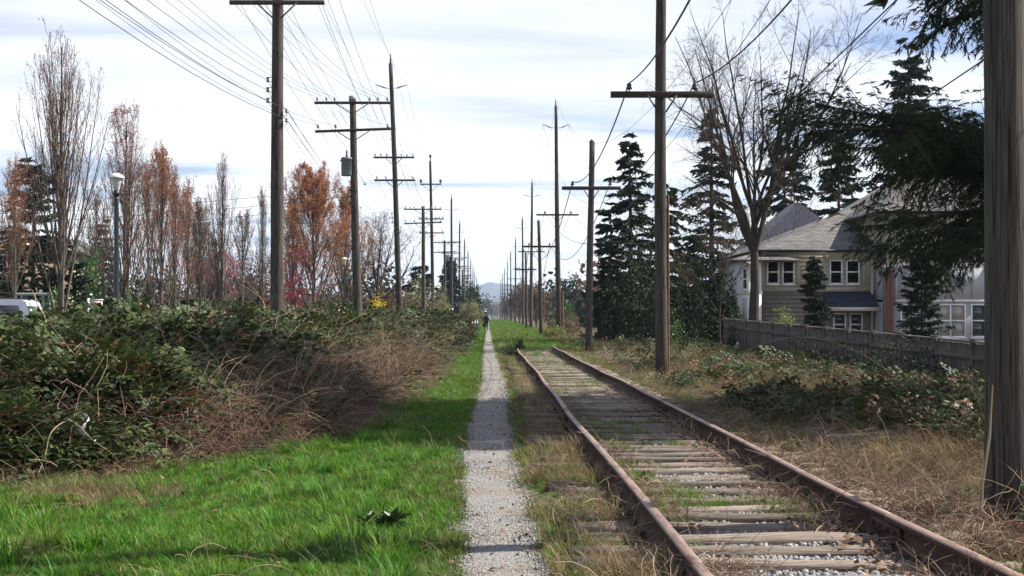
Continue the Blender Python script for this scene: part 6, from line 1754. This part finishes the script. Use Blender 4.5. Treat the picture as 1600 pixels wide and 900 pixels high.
# ------------------------------------------------------------------ litter and plants in the foreground
def crumple(name, label, loc, size, m, seed, cat='litter', stretch=(1, 1, 1)):
    r = np.random.default_rng(seed)
    nu, nv = 14, 9
    V = []
    for j in range(nv):
        ph = math.pi * j / (nv - 1)
        for i in range(nu):
            a = 2 * math.pi * i / nu
            q = size * (0.3 + 0.95 * r.random())
            V.append((q * math.sin(ph) * math.cos(a) * stretch[0], q * math.sin(ph) * math.sin(a) * stretch[1], q * math.cos(ph) * stretch[2]))
    i, j = np.meshgrid(np.arange(nu), np.arange(nv - 1)); a = (j * nu + i).ravel(); b = (j * nu + (i + 1) % nu).ravel()
    g = G(); g.add(V, np.stack([a, a + nu, b + nu, b], 1))
    return tag(g.build(name, m, loc=loc), label, cat)
x, y = -3.55, 15.3
px_ = W(130, 672, 13.35)
crumple('plastic_bag', 'crumpled silvery white plastic bag caught in the brambles at left', tuple(W(130, 672, 13.5)), 0.11, M['bag_plastic'], 5, 'litter', (0.75, 0.7, 1.3))
crumple('litter', 'white scrap of litter in the grass near the white posts', (PX(738, 105), 105, 0.12), 0.16, M['bag_plastic'], 6, 'litter', (1.4, 1, 0.7))
crumple('litter', 'small pale scrap lying in the brambles below the plastic bag', tuple(W(144, 690, 13.3)), 0.04, M['bag_plastic'], 7, 'litter', (1.3, 1, 0.8))

def rosette(name, label, loc, n, L0, m, seed, wid=0.34, lift=0.55):
    r = np.random.default_rng(seed)
    root = empty(name, loc); tag(root, label, 'weed')
    for k in range(n):
        az = k * 2.4 + r.normal(0, 0.25); ll = L0 * r.uniform(0.6, 1.1); el = r.uniform(0.3, 1.5)
        s = np.linspace(0, 1, 7); e = el - s * r.uniform(0.6, 1.3)
        ds = ll / 6; h = np.cumsum(np.cos(e)) * ds - math.cos(el) * ds; v = np.cumsum(np.sin(e)) * ds - math.sin(el) * ds
        wv = ll * wid * np.sin(np.clip(s * 0.92 + 0.06, 0, 1) * math.pi) ** 0.8 * (1 + 0.25 * np.sin(s * 22))
        d = np.array([math.cos(az), math.sin(az), 0]); sd = np.array([-math.sin(az), math.cos(az), 0])
        C = d[None] * h[:, None] + np.array([0, 0, 1.0])[None] * (v[:, None] + 0.01)
        V = np.concatenate([C - sd * wv[:, None] * 0.5 + [0, 0, 0.012], C, C + sd * wv[:, None] * 0.5 + [0, 0, 0.012]])
        i = np.arange(6); F = np.concatenate([np.stack([i, i + 7, i + 8, i + 1], 1), np.stack([i + 7, i + 14, i + 15, i + 8], 1)])
        g = G(); g.add(V, F); g.build('leaf', m, root, smooth=True)
    return root
M['leaf_dock'] = mat('leaf_dock', (0.018, 0.05, 0.012), (0.05, 0.10, 0.028), 14, 0.4, 0.004, trans=0.15, spec=0.5)
Yw = 1.5 * FPX / (832 - VY)
for k, (px_, py_, lab, nn, ll) in enumerate(((612, 832, 'dark leafy weed in the grass just left of the gravel path', 70, 0.16), (575, 826, 'smaller dark weed touching the leafy one', 40, 0.12))):
    Yw = CH * FPX / (py_ - VY)
    rosette('broad_leaf_weed', lab, (PX(px_, Yw), Yw, near_ground(PX(px_, Yw), Yw) + 0.02), nn, ll, M['leaf_dock'], 400 + k)
r = np.random.default_rng(55)
def clump(name, label, px_, py_, n, spread, protos, s0, s1, cat='grass'):
    Yc_ = CH * FPX / (py_ - VY); Xc = PX(px_, Yc_)
    x = Xc + r.normal(0, spread, n); y = Yc_ + r.normal(0, spread * 1.3, n)
    return scatter(name, np.stack([x, y, gz(x, y)], 1), rand_rot(n, 0.25, r), r.uniform(s0, s1, n), r.integers(0, len(protos), n), protos, label, cat)
clump('dark_grass_clump', 'dark rushy grass clump in the lawn left of the leafy weed', 528, 880, 16, 0.07, P_darkg, 0.6, 0.9)
clump('dead_grass_mat', 'flattened straw coloured grass at the foot of the brambles', 150, 775, 130, 0.30, P_dead, 0.5, 0.9, 'dead grass')
clump('dead_grass_tuft', 'brown dead grass tuft near the bottom left corner', 35, 870, 16, 0.06, P_dead[:1] + P_twiglet[:1], 0.5, 0.8, 'dead grass')
# a bare stick leaning by the closest right-hand pole and a vine at its foot
g = G(); P = np.array([[0, 0, 0], [0.02, 0.0, 0.35], [0.08, 0.02, 0.7], [0.10, 0.02, 1.05]]); g.tubes(P, np.array([0.012, 0.011, 0.009, 0.004]), 5, 0)
tag(g.build('dry_stalk', M['cane_pale'], loc=(3.38, 9.5, 0.02), smooth=True), 'pale dry stalk standing left of the closest right-hand pole', 'stalk')
vn = empty('vine', (3.62, 9.62, 0.05)); tag(vn, 'pale leafed vine at the foot of the closest right-hand pole', 'vine')
g = G(); P = np.array([[-0.05, -0.02, 0], [0.02, -0.06, 0.2], [0.1, -0.04, 0.33], [0.22, -0.06, 0.36]]); g.tubes(P, np.array([0.006, 0.005, 0.004, 0.003]), 5, 0); g.build('stem', M['cane_pale'], vn)
for k in range(9):
    t_ = random.uniform(0.35, 1); c = np.array([np.interp(t_ * 3, [0, 1, 2, 3], P[:, d]) for d in range(3)])
    d = np.array([random.uniform(-1, 1), random.uniform(-1, 0.1), random.uniform(-0.3, 0.5)]); d /= np.linalg.norm(d); s_ = np.cross(d, [0.2, 0.3, 1]); s_ /= np.linalg.norm(s_)
    g = G(); ll = random.uniform(0.05, 0.075); nrm = np.cross(s_, d) * ll * 0.1
    g.add([c, c + d * ll * .45 + s_ * ll * .36 + nrm, c + d * ll, c + d * ll * .45 - s_ * ll * .36 + nrm, c + d * ll * 0.5], [(0, 1, 4), (1, 2, 4), (2, 3, 4), (3, 0, 4)]); g.build('leaf', M['leaf_laurel'], vn)
# long arching canes that stand out of the thicket and field
def arch(label, a_, b_, hgt, rad, m):
    a_, b_ = np.array(a_, float), np.array(b_, float); s = np.linspace(0, 1, 12)
    P = a_ + (b_ - a_) * s[:, None]; P[:, 2] += hgt * 4 * s * (1 - s); P[:, 1] += 0.05 * np.sin(s * 9)
    g = G(); g.tubes(P, np.linspace(rad, rad * 0.4, 12), 5, 0)
    tag(g.build('bramble_cane', M[m], smooth=True), label, 'cane')
arch('long pale cane arching over the field before the fence', W(1150, 560, 34), W(1460, 640, 26), 0.9, 0.009, 'cane_pale')
arch('pale cane sticking up in front of the white car', W(72, 505, 20), W(48, 452, 20), 0.02, 0.012, 'cane_pale')
arch('bent pale cane hanging at the left end of the thicket', W(60, 740, 12.6), W(100, 660, 13), 0.12, 0.007, 'cane_pale')
arch('long brown cane lying across the front of the thicket', W(250, 560, 17), W(420, 640, 16.6), 0.15, 0.008, 'cane_pale')
arch('pale cane lying at the foot of the thicket below the plastic bag', W(105, 655, 13), W(185, 722, 12.9), 0.02, 0.007, 'cane_pale')

# ------------------------------------------------------------------ far hills, wood and mountain
def ridge(name, Y, prof, depth, m, seed, amp, n=90):
    pxs = np.linspace(prof[0][0], prof[-1][0], n)
    ph = np.interp(pxs, [p[0] for p in prof], [p[1] for p in prof])
    X = PX(pxs, Y); top = CH + (VY - ph) / FPX * Y + amp * (fbm(X, X * 0, 40.0 / Y, seed, 4) - 0.5)
    V = []; rows = 8
    for j in range(rows):
        t_ = j / (rows - 1)
        up = math.sin(t_ * math.pi / 2)
        V.append(np.stack([X, np.full(n, Y - depth * (1 - t_)) + 20 * (fbm(X, X * 0 + j, 60.0 / Y, seed + j) - 0.5), -2 + (top + 2) * up * (1 + 0.08 * (fbm(X, X * 0 + j * 3, 80.0 / Y, seed + 9) - 0.5))], 1))
    V.append(np.stack([X, np.full(n, Y + depth * 0.5), np.full(n, -2.0)], 1)); rows += 1
    V = np.concatenate(V); i, j = np.meshgrid(np.arange(n - 1), np.arange(rows - 1)); a = (j * n + i).ravel()
    g = G(); g.add(V, np.stack([a, a + 1, a + n + 1, a + n], 1))
    return tag(g.build(name, m, smooth=True), kind='structure')
M['mountain'] = mat('mountain', (0.05, 0.07, 0.07), (0.16, 0.18, 0.2), 0.004, 1.0, c3=(0.08, 0.10, 0.10))
M['far_hill'] = mat('far_hill', (0.03, 0.04, 0.03), (0.12, 0.12, 0.11), 0.03, 1.0)
ridge('mountain', 5200, [(560, 478), (640, 470), (700, 463), (742, 449), (765, 441), (790, 444), (830, 450), (880, 462), (960, 472), (1060, 480)], 900, M['mountain'], 3, 9)
ridge('hill', 2300, [(500, 482), (640, 476), (740, 471), (765, 468), (790, 466), (840, 470), (960, 474), (1150, 480)], 500, M['far_hill'], 7, 6)
def far_wood(name, label, Y0, Y1, x0, x1, n, seed, hmin, hmax):
    r = np.random.default_rng(seed); g = G()
    T = 110
    for k in range(n):
        Y = r.uniform(Y0, Y1); X = r.uniform(x0, x1); H = r.uniform(hmin, hmax); Wd = H * r.uniform(0.22, 0.4)
        u = unit(r.normal(0, 1, (T, 3))); C = u * (r.random((T, 1)) ** 0.4) * [Wd, Wd, H * 0.5] + [X, Y, H * 0.52]
        D = unit(r.normal(0, 1, (T, 3))) * H * 0.09; S = unit(np.cross(D, r.normal(0, 1, (T, 3)))) * H * 0.035
        g.leaves(C, D, S, 0 if r.random() < 0.6 else 1)
        g.tubes(np.array([[X, Y, -1], [X, Y, H * 0.8]]), np.array([H * 0.02, H * 0.006]), 4, 1)
    return tag(g.build(name, [M['needle_dark'], M['bud_brown']]), label, 'trees', kind='stuff')
far_wood('far_wood', 'distant hazy woodland at the end of the track', 700, 1500, -120, 140, 420, 501, 8, 15)
far_wood('far_wood', 'distant trees behind the left row of houses', 150, 420, -110, -12, 260, 502, 5, 9)
far_wood('far_wood', 'distant trees behind the right row of poles', 170, 480, 11, 120, 300, 503, 6, 11)

# haze: thin even air round the whole place
g = G(); g.box(-1600, 1600, -300, 5900, -3.5, 190)
hz = g.build('haze', [])
hm = bpy.data.materials.new('haze_air'); hm.use_nodes = True
N, L = hm.node_tree.nodes, hm.node_tree.links
N.clear(); out = N.new('ShaderNodeOutputMaterial'); pv = N.new('ShaderNodeVolumePrincipled')
pv.inputs['Color'].default_value = (0.62, 0.78, 1.0, 1); pv.inputs['Density'].default_value = 0.00013
L.new(pv.outputs[0], out.inputs['Volume'])
hz.data.materials.append(hm)
tag(hz, 'thin blue haze over the distance', 'haze', kind='stuff')
